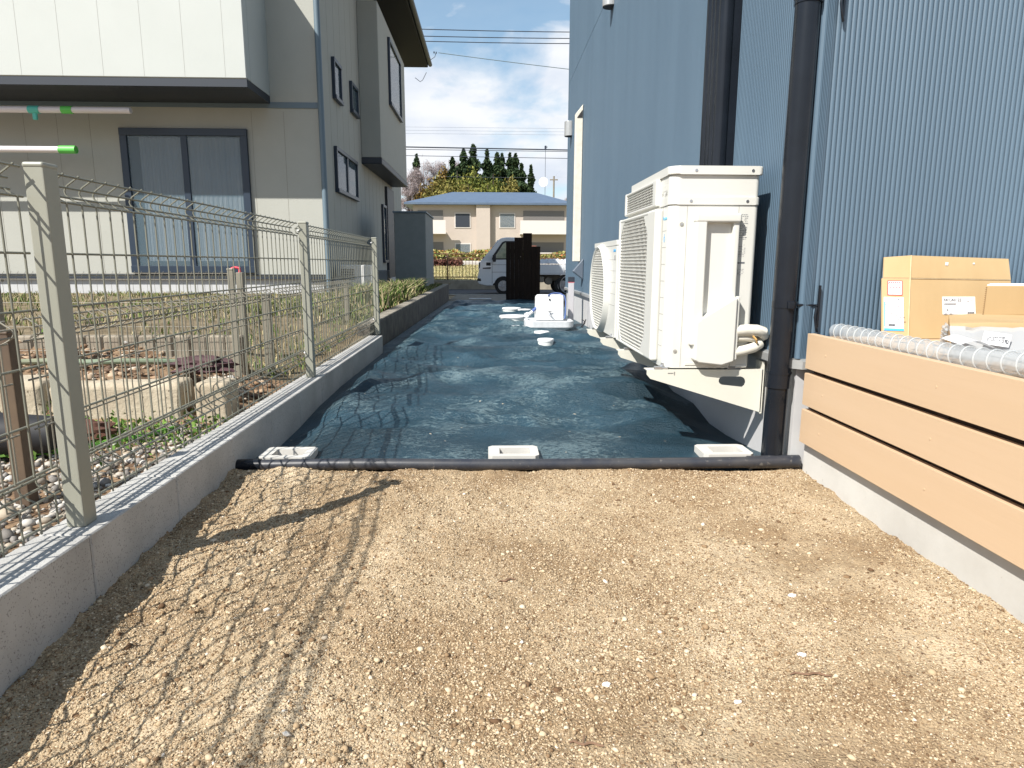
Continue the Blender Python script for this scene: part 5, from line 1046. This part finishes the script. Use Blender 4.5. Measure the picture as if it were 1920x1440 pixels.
mb = MB(); mb.box(-13.5, NX+0.012, NY-0.012, NY+0.02, 2.16, 2.24, 0.003, 1); mb.build('belt_course', m_hpipe, nh)
rf = MB(); rf.prism([(-14.1, 5.48), (-1.72, 5.48), (-1.72, 5.64), (-1.76, 5.69), (-7.8, 8.0), (-14.1, 5.69)], 'y', NY-0.5, NE+1.2, 0.02, 1); rf.build('roof', mat('black roof metal', col=(0.008, 0.009, 0.011), rough=0.7, spec=0.2), nh)
mb = MB(); mb.tube([(-1.66, NY-0.5, 5.56), (-1.66, NE+1.2, 5.56)], 0.06, 10); mb.build('eave_gutter', m_hdark, nh)
BY = 9.22; BX = -3.10; BZ = 2.32
mb = MB(); mb.box(-13.5, BX, BY, BY+0.16, BZ, 4.1, 0.01, 1); mb.box(BX-0.16, BX-0.001, BY+0.16, NY, BZ+0.001, 4.1); bl = mb.build('balcony', m_hup, nh)
mb = MB(); mb.box(-13.5, BX-0.004, BY+0.01, NY-0.001, BZ-0.10, BZ-0.002); mb.build('balcony_soffit', m_hdark, bl)
mb = MB(); mb.box(-13.52, BX+0.02, BY-0.02, NY, 4.1, 4.16, 0.01, 1); mb.build('balcony_coping', m_hdark, bl)
mb = MB()
for k in range(18): mb.box(BX-0.27-k*0.51, BX-0.2645-k*0.51, BY-0.0015, BY, BZ+0.01, 4.09)
mb.build('cladding_joint', mat('pale joint', col=(0.40, 0.41, 0.385), rough=0.8), bl)
def wframe(x0, x1, z0, z1, y, name='window', curtain=True, wall='x', mull=1, parent=nh, d=0.055, fw=0.06):
    """window on the wall facing the camera (wall x) or on the side wall (wall y)"""
    def bx(mb, a0, a1, b0, b1, z0, z1, bev=0.004):
        if wall == 'x': mb.box(a0, a1, y-b1, y-b0, z0, z1, bev, 1)
        else: mb.box(y+b0, y+b1, a0, a1, z0, z1, bev, 1)
    mb = MB(); bx(mb, x0, x1, 0, d, z1-fw, z1); bx(mb, x0, x1, 0, d+0.01, z0, z0+fw); bx(mb, x0+0.001, x0+fw, 0, d-0.004, z0+0.01, z1-0.01); bx(mb, x1-fw, x1-0.001, 0, d-0.004, z0+0.01, z1-0.01)
    for k in range(mull): c = x0+(x1-x0)*(k+1)/(mull+1); bx(mb, c-0.045, c+0.045, 0.0, d*0.8, z0+0.01, z1-0.01)
    w = mb.build(name, m_sash, parent)
    mb = MB(); bx(mb, x0+fw*0.9, x1-fw*0.9, 0.022, 0.027, z0+fw*0.9, z1-fw*0.9, 0); mb.build('pane', m_gl, w)
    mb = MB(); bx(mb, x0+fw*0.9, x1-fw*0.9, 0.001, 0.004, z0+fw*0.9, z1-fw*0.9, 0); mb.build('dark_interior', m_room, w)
    if curtain:
        for (ca, cb_, nm) in ((x0+fw+0.16, x0+(x1-x0)*0.49, m_curt), (x0+(x1-x0)*0.52, x1-fw-0.02, m_curt)):
            mb = MB(); bm = mb.bm; pr = None; N = 90
            for i in range(N+1):
                a = ca+(cb_-ca)*i/N; f = 0.012+0.0045*math.sin(i*0.75)+0.0025*math.sin(i*1.9+1)
                cur = (bm.verts.new((a, y-f, z0+fw+0.07)), bm.verts.new((a, y-f, z1-fw-0.02)))
                if pr: bm.faces.new((pr[0], cur[0], cur[1], pr[1]))
                pr = cur
            mb.build('curtain', nm, w)
    return w
wframe(-5.24, -3.45, -0.155, 1.87, NY, 'terrace_window', True, 'x', 1, fw=0.10)
for (a0, a1, z0, z1, mu) in ((11.1, 11.65, 2.52, 3.13, 0), (12.45, 13.05, 2.60, 3.12, 0), (11.02, 12.75, 1.10, 1.80, 1), (15.6, 16.1, -0.0, 1.3, 0)):
    wframe(a0, a1, z0, z1, NX, 'side_window', False, 'y', mu)
mb = MB(); mb.box(NX, NX+0.38, 13.4, 17.4, 1.98, 4.75, 0.01, 1); by = mb.build('bay', m_hwall, nh)
mb = MB(); mb.box(NX, NX+0.39, 13.38, 17.42, 1.86, 1.98, 0.01, 1); mb.build('bay_soffit', m_hdark, by)
wframe(14.6, 16.4, 3.2, 4.5, NX+0.38, 'bay_window', False, 'y', 0, parent=by)
mb = MB(); mb.box(NX, NX+0.06, 16.2, 17.3, -0.35, 1.75, 0.004, 1); mb.build('back_door', m_hdark, nh)
mb = MB(); mb.tube([(NX+0.05, NY-0.05, -0.5), (NX+0.05, NY-0.05, 5.5)], 0.042, 14); mb.build('downpipe', m_hpipe, nh)
# laundry poles below the balcony
for k, (y, z, xe, lb, clips) in enumerate(((9.6, 1.995, -4.79, 'upper white laundry pole with a green clip under the balcony', ((-5.62, m_grn, 0), (-6.05, m_teal, -0.10))), (9.65, 1.495, -5.62, 'lower white laundry pole with a green end cap', ()))):
    lp = empty('laundry_pole', (-6.2, y, z), lb, 'laundry pole')
    mb = MB(); mb.tube([(-9.5, y, z), (xe, y, z)], 0.042, 14); mb.build('pole', m_pole, lp)
    for cx, mt_, dz in clips:
        mb = MB(); mb.tube([(cx-0.07, y, z), (cx+0.07, y, z)], 0.050, 12)
        if dz: mb.box(cx-0.03, cx+0.03, y-0.02, y+0.02, z-0.13, z-0.03, 0.01, 1)
        mb.build('clip', mt_, lp)
    if k == 1: mb = MB(); mb.tube([(xe-0.19, y, z), (xe+0.03, y, z)], 0.052, 14); mb.build('end_cap', m_grn, lp)
    for hx in (-6.8, -8.9):
        mb = MB(); mb.tube([(hx, y, z+0.03), (hx, y, BZ-0.10)], 0.012, 8); mb.build('hanger', m_hpipe, lp)
# white unit beside the house
wb = empty('white_unit', (-2.05, 10.7, -0.5), 'small white slatted outdoor unit at the foot of the cream house corner', 'air conditioner')
mb = MB(); mb.box(-2.32, -1.82, 10.6, 10.9, -0.56, -0.035, 0.02, 2); mb.build('case', m_wht, wb)
mb = MB()
for k in range(7): mb.box(-2.30, -2.10, 10.591, 10.602, -0.11-k*0.025, -0.10-k*0.025)
mb.build('slots', m_dark, wb)
gs = empty('storage_panel', (-1.4, 13.2, -0.5), 'tall grey green flat panel enclosure between the cream house and the road', 'enclosure')
mb = MB(); mb.box(-1.78, -1.19, 12.9, 14.6, -0.45, 0.92, 0.01, 1); mb.build('panel', m_gblk, gs)
mb = MB(); mb.box(-1.80, -1.17, 12.88, 14.62, 0.92, 0.95, 0.005, 1); mb.build('capping', m_hpipe, gs)
bxg = MB(); bxg.box(-2.3, -2.05, 13.7, 14.0, -0.55, -0.15, 0.01, 1); tag(bxg.build('meter_box', m_found2), 'small pale box on the ground by the cream house back door', 'box')

# ------------------------------------------------------------------ apartment building far across
ap = empty('apartment_building', (0, 65, -1), 'two storey beige apartment building with a blue hipped roof across the road', 'building')
AY = 60.0
mb = MB(); mb.box(-6.6, 6.9, AY, AY+10, -1.05, 5.0); mb.build('wall', m_apt, ap, smooth=False)
mb = MB(); bm = mb.bm; e = [bm.verts.new(p) for p in ((-7.3, AY-0.7, 4.95), (7.4, AY-0.7, 4.95), (7.4, AY+10.7, 4.95), (-7.3, AY+10.7, 4.95))]; e2 = [bm.verts.new(p) for p in ((-7.3, AY-0.7, 5.12), (7.4, AY-0.7, 5.12), (7.4, AY+10.7, 5.12), (-7.3, AY+10.7, 5.12))]
a, b = bm.verts.new((-3.4, AY+5, 6.55)), bm.verts.new((4.4, AY+5, 6.55))
bm.faces.new(e[::-1])
for i in range(4): bm.faces.new((e[i], e[(i+1) % 4], e2[(i+1) % 4], e2[i]))
bm.faces.new((e2[0], e2[1], b, a)); bm.faces.new((e2[1], e2[2], b)); bm.faces.new((e2[2], e2[3], a, b)); bm.faces.new((e2[3], e2[0], a)); mb.build('roof', m_roofb, ap, smooth=False)
mb = MB(); mb.box(-1.1, 0.1, AY-0.5, AY, -1.05, 4.94); mb.build('stair_tower', m_apt, ap, smooth=False)
def aptwin(x0, x1, z0, z1, dark=False):
    mb = MB(); mb.box(x0, x1, AY-0.05, AY+0.05, z0, z1); w = mb.build('window', m_aptp, ap, smooth=False)
    mb = MB(); mb.box(x0+0.08, x1-0.08, AY-0.07, AY-0.05, z0+0.08, z1-0.08); mb.build('pane', m_hdark if dark else m_gl, w, smooth=False)
for z in (0.4, 3.0): aptwin(-3.0, -1.6, z, z+1.3, z > 1); aptwin(0.9, 2.3, z, z+1.3)
for (x0, x1) in ((-6.5, -3.7), (2.7, 6.9)):
    for z in (-0.1, 2.6):
        mb = MB(); mb.box(x0, x1, AY-1.3, AY-1.15, z, z+1.0); mb.box(x0, x1, AY-1.3, AY, z-0.15, z); w = mb.build('balcony', m_aptp, ap, smooth=False)
        mb = MB(); mb.box(x0+0.3, x1-0.3, AY-0.04, AY-0.005, z+0.05, z+1.9); mb.build('balcony_door', mat('balcony glass', col=(0.16, 0.15, 0.14), rough=0.4), w, smooth=False)
        mb = MB(); mb.box(x0+0.9, x0+1.4, AY-1.16, AY-1.10, z+0.9, z+1.6); mb.build('laundry', m_maroon if x0 > 0 else m_curt, w, smooth=False) if z < 1 else None

# ------------------------------------------------------------------ trees on the hill
mb = MB(); bm = mb.bm; G = [[bm.verts.new((-70+140*i/40, 120+60*j/10, -1+7.0*math.exp(-((-70+140*i/40+4)/26)**2)*math.exp(-((j-6)/4.0)**2))) for i in range(41)] for j in range(11)]
for j in range(10):
    for i in range(40): bm.faces.new((G[j][i], G[j][i+1], G[j+1][i+1], G[j+1][i]))
tag(mb.build('hill', m_lawn), kind='structure')
def hz_(x, y): return -1+7.0*math.exp(-((x+4)/26)**2)*math.exp(-(((y-120)/6-6)/4.0)**2)
def tree(px, ytop, wpx, kind, Y, label, name, group=None):
    # crown tip height worked out from how tall the tree stands above the horizon
    x = -0.0338*Y*0+ (px-917)/1249*Y; H = (493-ytop)/1249*Y*1.03; w = wpx/1249*Y; zb = hz_(x, Y)-0.3
    t = empty(name, (x, Y, zb), label, 'tree', group)
    mb = MB(); hgt = H-zb
    mb.tube([(x, Y, zb), (x+0.1, Y, zb+hgt*0.5), (x, Y, zb+hgt*0.93)], [max(0.22, w*0.05), max(0.14, w*0.03), 0.04], 7)
    if kind == 'bare':
        rq = random.Random(int(px*7)); tw = []
        def br(p, d, L, r, lev):
            q = p+d*L; mb.tube([p, (p+q)/2+Vector((rq.uniform(-1, 1), rq.uniform(-1, 1), 0))*L*0.05, q], [r, r*0.8, r*0.6], 4)
            if lev == 0:
                for _ in range(26): tw.append(q+Vector((rq.gauss(0, 1), rq.gauss(0, 1), rq.gauss(0, 1)))*L*0.55)
                return
            for _ in range(4): br(p+d*L*rq.uniform(0.5, 1), (d+Vector((rq.uniform(-1, 1), rq.uniform(-1, 1), rq.uniform(-0.2, 0.8)))*0.75).normalized(), L*0.62, r*0.55, lev-1)
        for k in range(7): a = k*0.9; br(Vector((x, Y, zb+hgt*(0.3+0.07*k))), Vector((math.cos(a), math.sin(a), 1.1)).normalized(), w*0.36, 0.09, 2)
        mb.build('trunk', m_twig, t)
        P = np.array([tuple(v) for v in tw]); n = len(P)
        c = leaves('crown', P, 0.05, m_twig, t, up=1.2, aspect=20.0)
    else:
        mb.build('trunk', m_bark, t)
        if kind == 'conifer':
            w *= 1.35+0.5*random.Random(px).random(); n = int(4600+60*w); u = rng.random(n)**0.8; z = zb+hgt*(0.35+0.65*(1-u)); rad = w/2*(0.03+0.97*np.minimum(1, u/0.55)**0.85)
            lay = 0.66+0.34*np.sin(z*(1.7+1.2*random.Random(px*3).random())+rng.normal(0, 0.4, n)); q = rng.uniform(0, 6.283, n); rr_ = rad*lay*np.sqrt(rng.random(n))*(1+0.22*np.sin(q*3+z*0.8))
            P = np.stack([x+rr_*np.cos(q), Y+rr_*np.sin(q), z-rr_*0.22], -1); leaves('crown', P, 0.36, m_conif, t, up=0.2, aspect=1.9)
        else:
            mt_ = {'gold': m_gold, 'olive': m_olive, 'rust': m_rust}[kind]; n = 3600
            cl = rng.normal(size=(26, 3)); cl /= np.linalg.norm(cl, axis=1)[:, None]; cl *= rng.uniform(0.35, 0.85, 26)[:, None]; k = rng.integers(0, 26, n)
            P = cl[k]*np.array([w/2, w/2, hgt*0.36])+rng.normal(size=(n, 3))*np.array([w*0.10, w*0.10, hgt*0.065])+np.array([x, Y, zb+hgt*0.58]); P[:, 2] = np.minimum(P[:, 2], zb+hgt*1.0)
            leaves('crown', P, 0.30, mt_, t, up=0.6, aspect=2.0)
TL = [
 (889, 291, 34, 'conifer', 152, 'tallest dark conifer on the hill, spreading at the tip'), (872, 299, 30, 'conifer', 150, 'dark conifer just left of the tallest one'),
 (914, 299, 27, 'conifer', 151, 'narrow dark conifer right of the tallest one'), (932, 304, 26, 'conifer', 149, 'dark conifer in the middle of the right hand row'), (941, 306, 24, 'conifer', 152, 'dark conifer close behind the middle one of the row'),
 (955, 305, 20, 'conifer', 150, 'slim dark conifer left of the broad cone at the right end'), (965, 306, 32, 'conifer', 148, 'broad dark conical conifer at the right end of the grove'), (976, 322, 20, 'conifer', 147, 'short drooping conifer sloping off at the grove right edge'),
 (993, 325, 17, 'conifer', 145, 'small conifer standing alone right of the grove'), (788, 308, 20, 'conifer', 158, 'small conifer tip among the bare trees on the left'), (852, 313, 24, 'conifer', 147, 'dark brown green conifer above the golden trees'),
 (832, 318, 30, 'rust', 146, 'rust brown tree rising above the golden ones'), (1062, 352, 26, 'bare', 140, 'bare tree at the corner of the blue house')]
for i, a in enumerate(TL): tree(*a, 'conifer_tree' if a[3] == 'conifer' else 'tree', 'trees on the hill')
for px, yt, w, yy, lb in ((778, 322, 46, 152, 'grey bare tree at the left end of the grove'), (800, 312, 48, 155, 'bare tree second from the left in the grove'), (822, 308, 46, 158, 'tall bare tree behind the rust brown one'), (845, 306, 44, 159, 'pinkish bare tree left of the dark conifers'), (862, 307, 40, 160, 'bare tree behind the left conifer'), (775, 345, 36, 138, 'pale scrubby bare tree low at the left')):
    tree(px, yt, w, 'bare', yy, lb, 'bare_tree', 'trees on the hill')
for px, yt, w, k, yy, lb in ((800, 343, 44, 'rust', 139, 'rusty golden tree low at the left of the grove'), (828, 334, 46, 'gold', 140, 'golden tree below the rust brown one'), (860, 325, 54, 'olive', 141, 'olive green tree in the middle of the golden row'), (892, 326, 52, 'olive', 140, 'brightest green tree under the tallest conifer'), (925, 330, 50, 'olive', 141, 'olive tree below the right hand conifers'), (952, 337, 40, 'gold', 139, 'golden tree at the right end of the row'), (845, 347, 50, 'gold', 134, 'low golden bush front left'), (880, 348, 52, 'gold', 133, 'low golden bush front middle'), (915, 349, 50, 'olive', 134, 'low olive bush front right'), (815, 355, 44, 'gold', 133, 'low golden bush farthest left')):
    tree(px, yt, w, k, yy, lb, 'broadleaf_tree', 'trees on the hill')

# ------------------------------------------------------------------ cables, mast
def cable(name, Y, z0, z1, r, mt_, label, xa=-2.8, xb=3.2, sag=0.0, span=45):
    s = (z1-z0)/(xb-xa); mb = MB(); zm = lambda x: z0+s*(x-xa)+sag*((x/span)**2)*8
    mb.tube([(x, Y, zm(x)) for x in np.linspace(-span, span, 41)], r, 6)
    tag(mb.build(name, mt_), label, 'cable', 'overhead cables across the sky')
cable('power_line', 28, 8.91, 8.875, 0.016, m_wire, 'topmost dark cable crossing the blue sky', sag=0.4)
cable('power_line', 28, 8.66, 8.643, 0.016, m_wire, 'second cable from the top in the blue sky', sag=0.4)
cable('power_line', 28, 8.475, 8.455, 0.016, m_wire, 'third cable from the top in the blue sky', sag=0.4)
mb = MB(); pts = [(-1.95+t*45, 28, 8.075-1.15*(t*45/10)+0.35*(t*45/10)**2*0.5) for t in np.linspace(0, 0.5, 30)]; mb.tube(pts, 0.013, 6); tag(mb.build('service_cable', m_cable), 'single grey cable sloping down to the right under the top three', 'cable')
mb = MB(); mb.tube([(-2.9, 28.2, 7.2), (-2.70, 28.2, 7.05), (-2.6, 28.2, 7.12), (-2.45, 28.2, 7.4)], 0.012, 6); mb.tube([(-2.45, 28.1, 8.25), (-2.38, 28.1, 7.95), (-2.25, 28.1, 7.85), (-2.1, 28.1, 7.95), (-2.05, 28.1, 8.12)], 0.012, 6)
mb.tube([(-12, 28.1, 8.2), (-2.9, 28.1, 8.2), (-2.35, 28.1, 8.19)], 0.010, 6)
mb.box(-2.45, -2.38, 28.05, 28.15, 8.14, 8.27, 0.01, 1); mb.box(-2.15, -2.10, 28.05, 28.1, 8.07, 8.14, 0.01, 1); mb.box(-2.06, -2.02, 28.05, 28.1, 8.06, 8.13, 0.01, 1)
tag(mb.build('cable_clamp', m_wire), 'cable insulators with looped jumper wires beside the dark eave', 'cable fitting')
for z, lb in ((5.31, 'upper of the three faint cables in the clouds'), (5.185, 'middle of the three faint cables in the clouds'), (5.065, 'lower of the three faint cables in the clouds')):
    cable('power_line', 28, z, z-0.004, 0.006, m_wirel, lb)
cable('power_line', 28, 4.545, 4.485, 0.026, m_wire, 'thick dark cable bundle above the treetops')
cable('power_line', 28, 4.455, 4.425, 0.012, m_wire, 'thin cable hanging just under the thick bundle')
cable('power_line', 28, 4.215, 4.160, 0.012, m_wire, 'lowest dark cable just above the treetops')
ms = empty('radio_mast', (6.2, 76, -1), 'thin mast with a white dish above the blue roof', 'mast')
mb = MB(); mb.tube([(6.2, 76, -1), (6.2, 76, 12.3)], 0.022, 8); mb.box(6.1, 6.3, 75.9, 76.1, 12.2, 12.6, 0.02, 1); mb.box(6.14, 6.42, 75.95, 76.05, 12.42, 12.5); mb.build('mast_pole', m_wire, ms)
mb = MB(); mb.tube([(6.05, 75.8, 8.75), (6.0, 75.7, 8.75), (5.98, 75.62, 8.75)], [0.12, 0.45, 0.5], 20); mb.build('dish', m_white, ms)
up = empty('utility_pole', (9.9, 105, -1), 'small distant utility pole right of the mast', 'utility pole')
mb = MB(); mb.tube([(9.9, 105, -1), (9.9, 105, 13.0)], 0.13, 8); mb.box(9.3, 10.5, 104.9, 105.1, 12.4, 12.55); mb.build('pole', m_gutter, up)
mb = MB()
for s in (-1, 1): mb.tube([(9.9, 105, 12.9), (9.9+s*6, 105, 12.75), (9.9+s*25, 105, 12.9)], 0.006, 4)
mb.tube([(9.4, 105, 12.3), (15, 106, 18.0)], 0.008, 4)
mb.build('pole_cable', m_wirel, up)
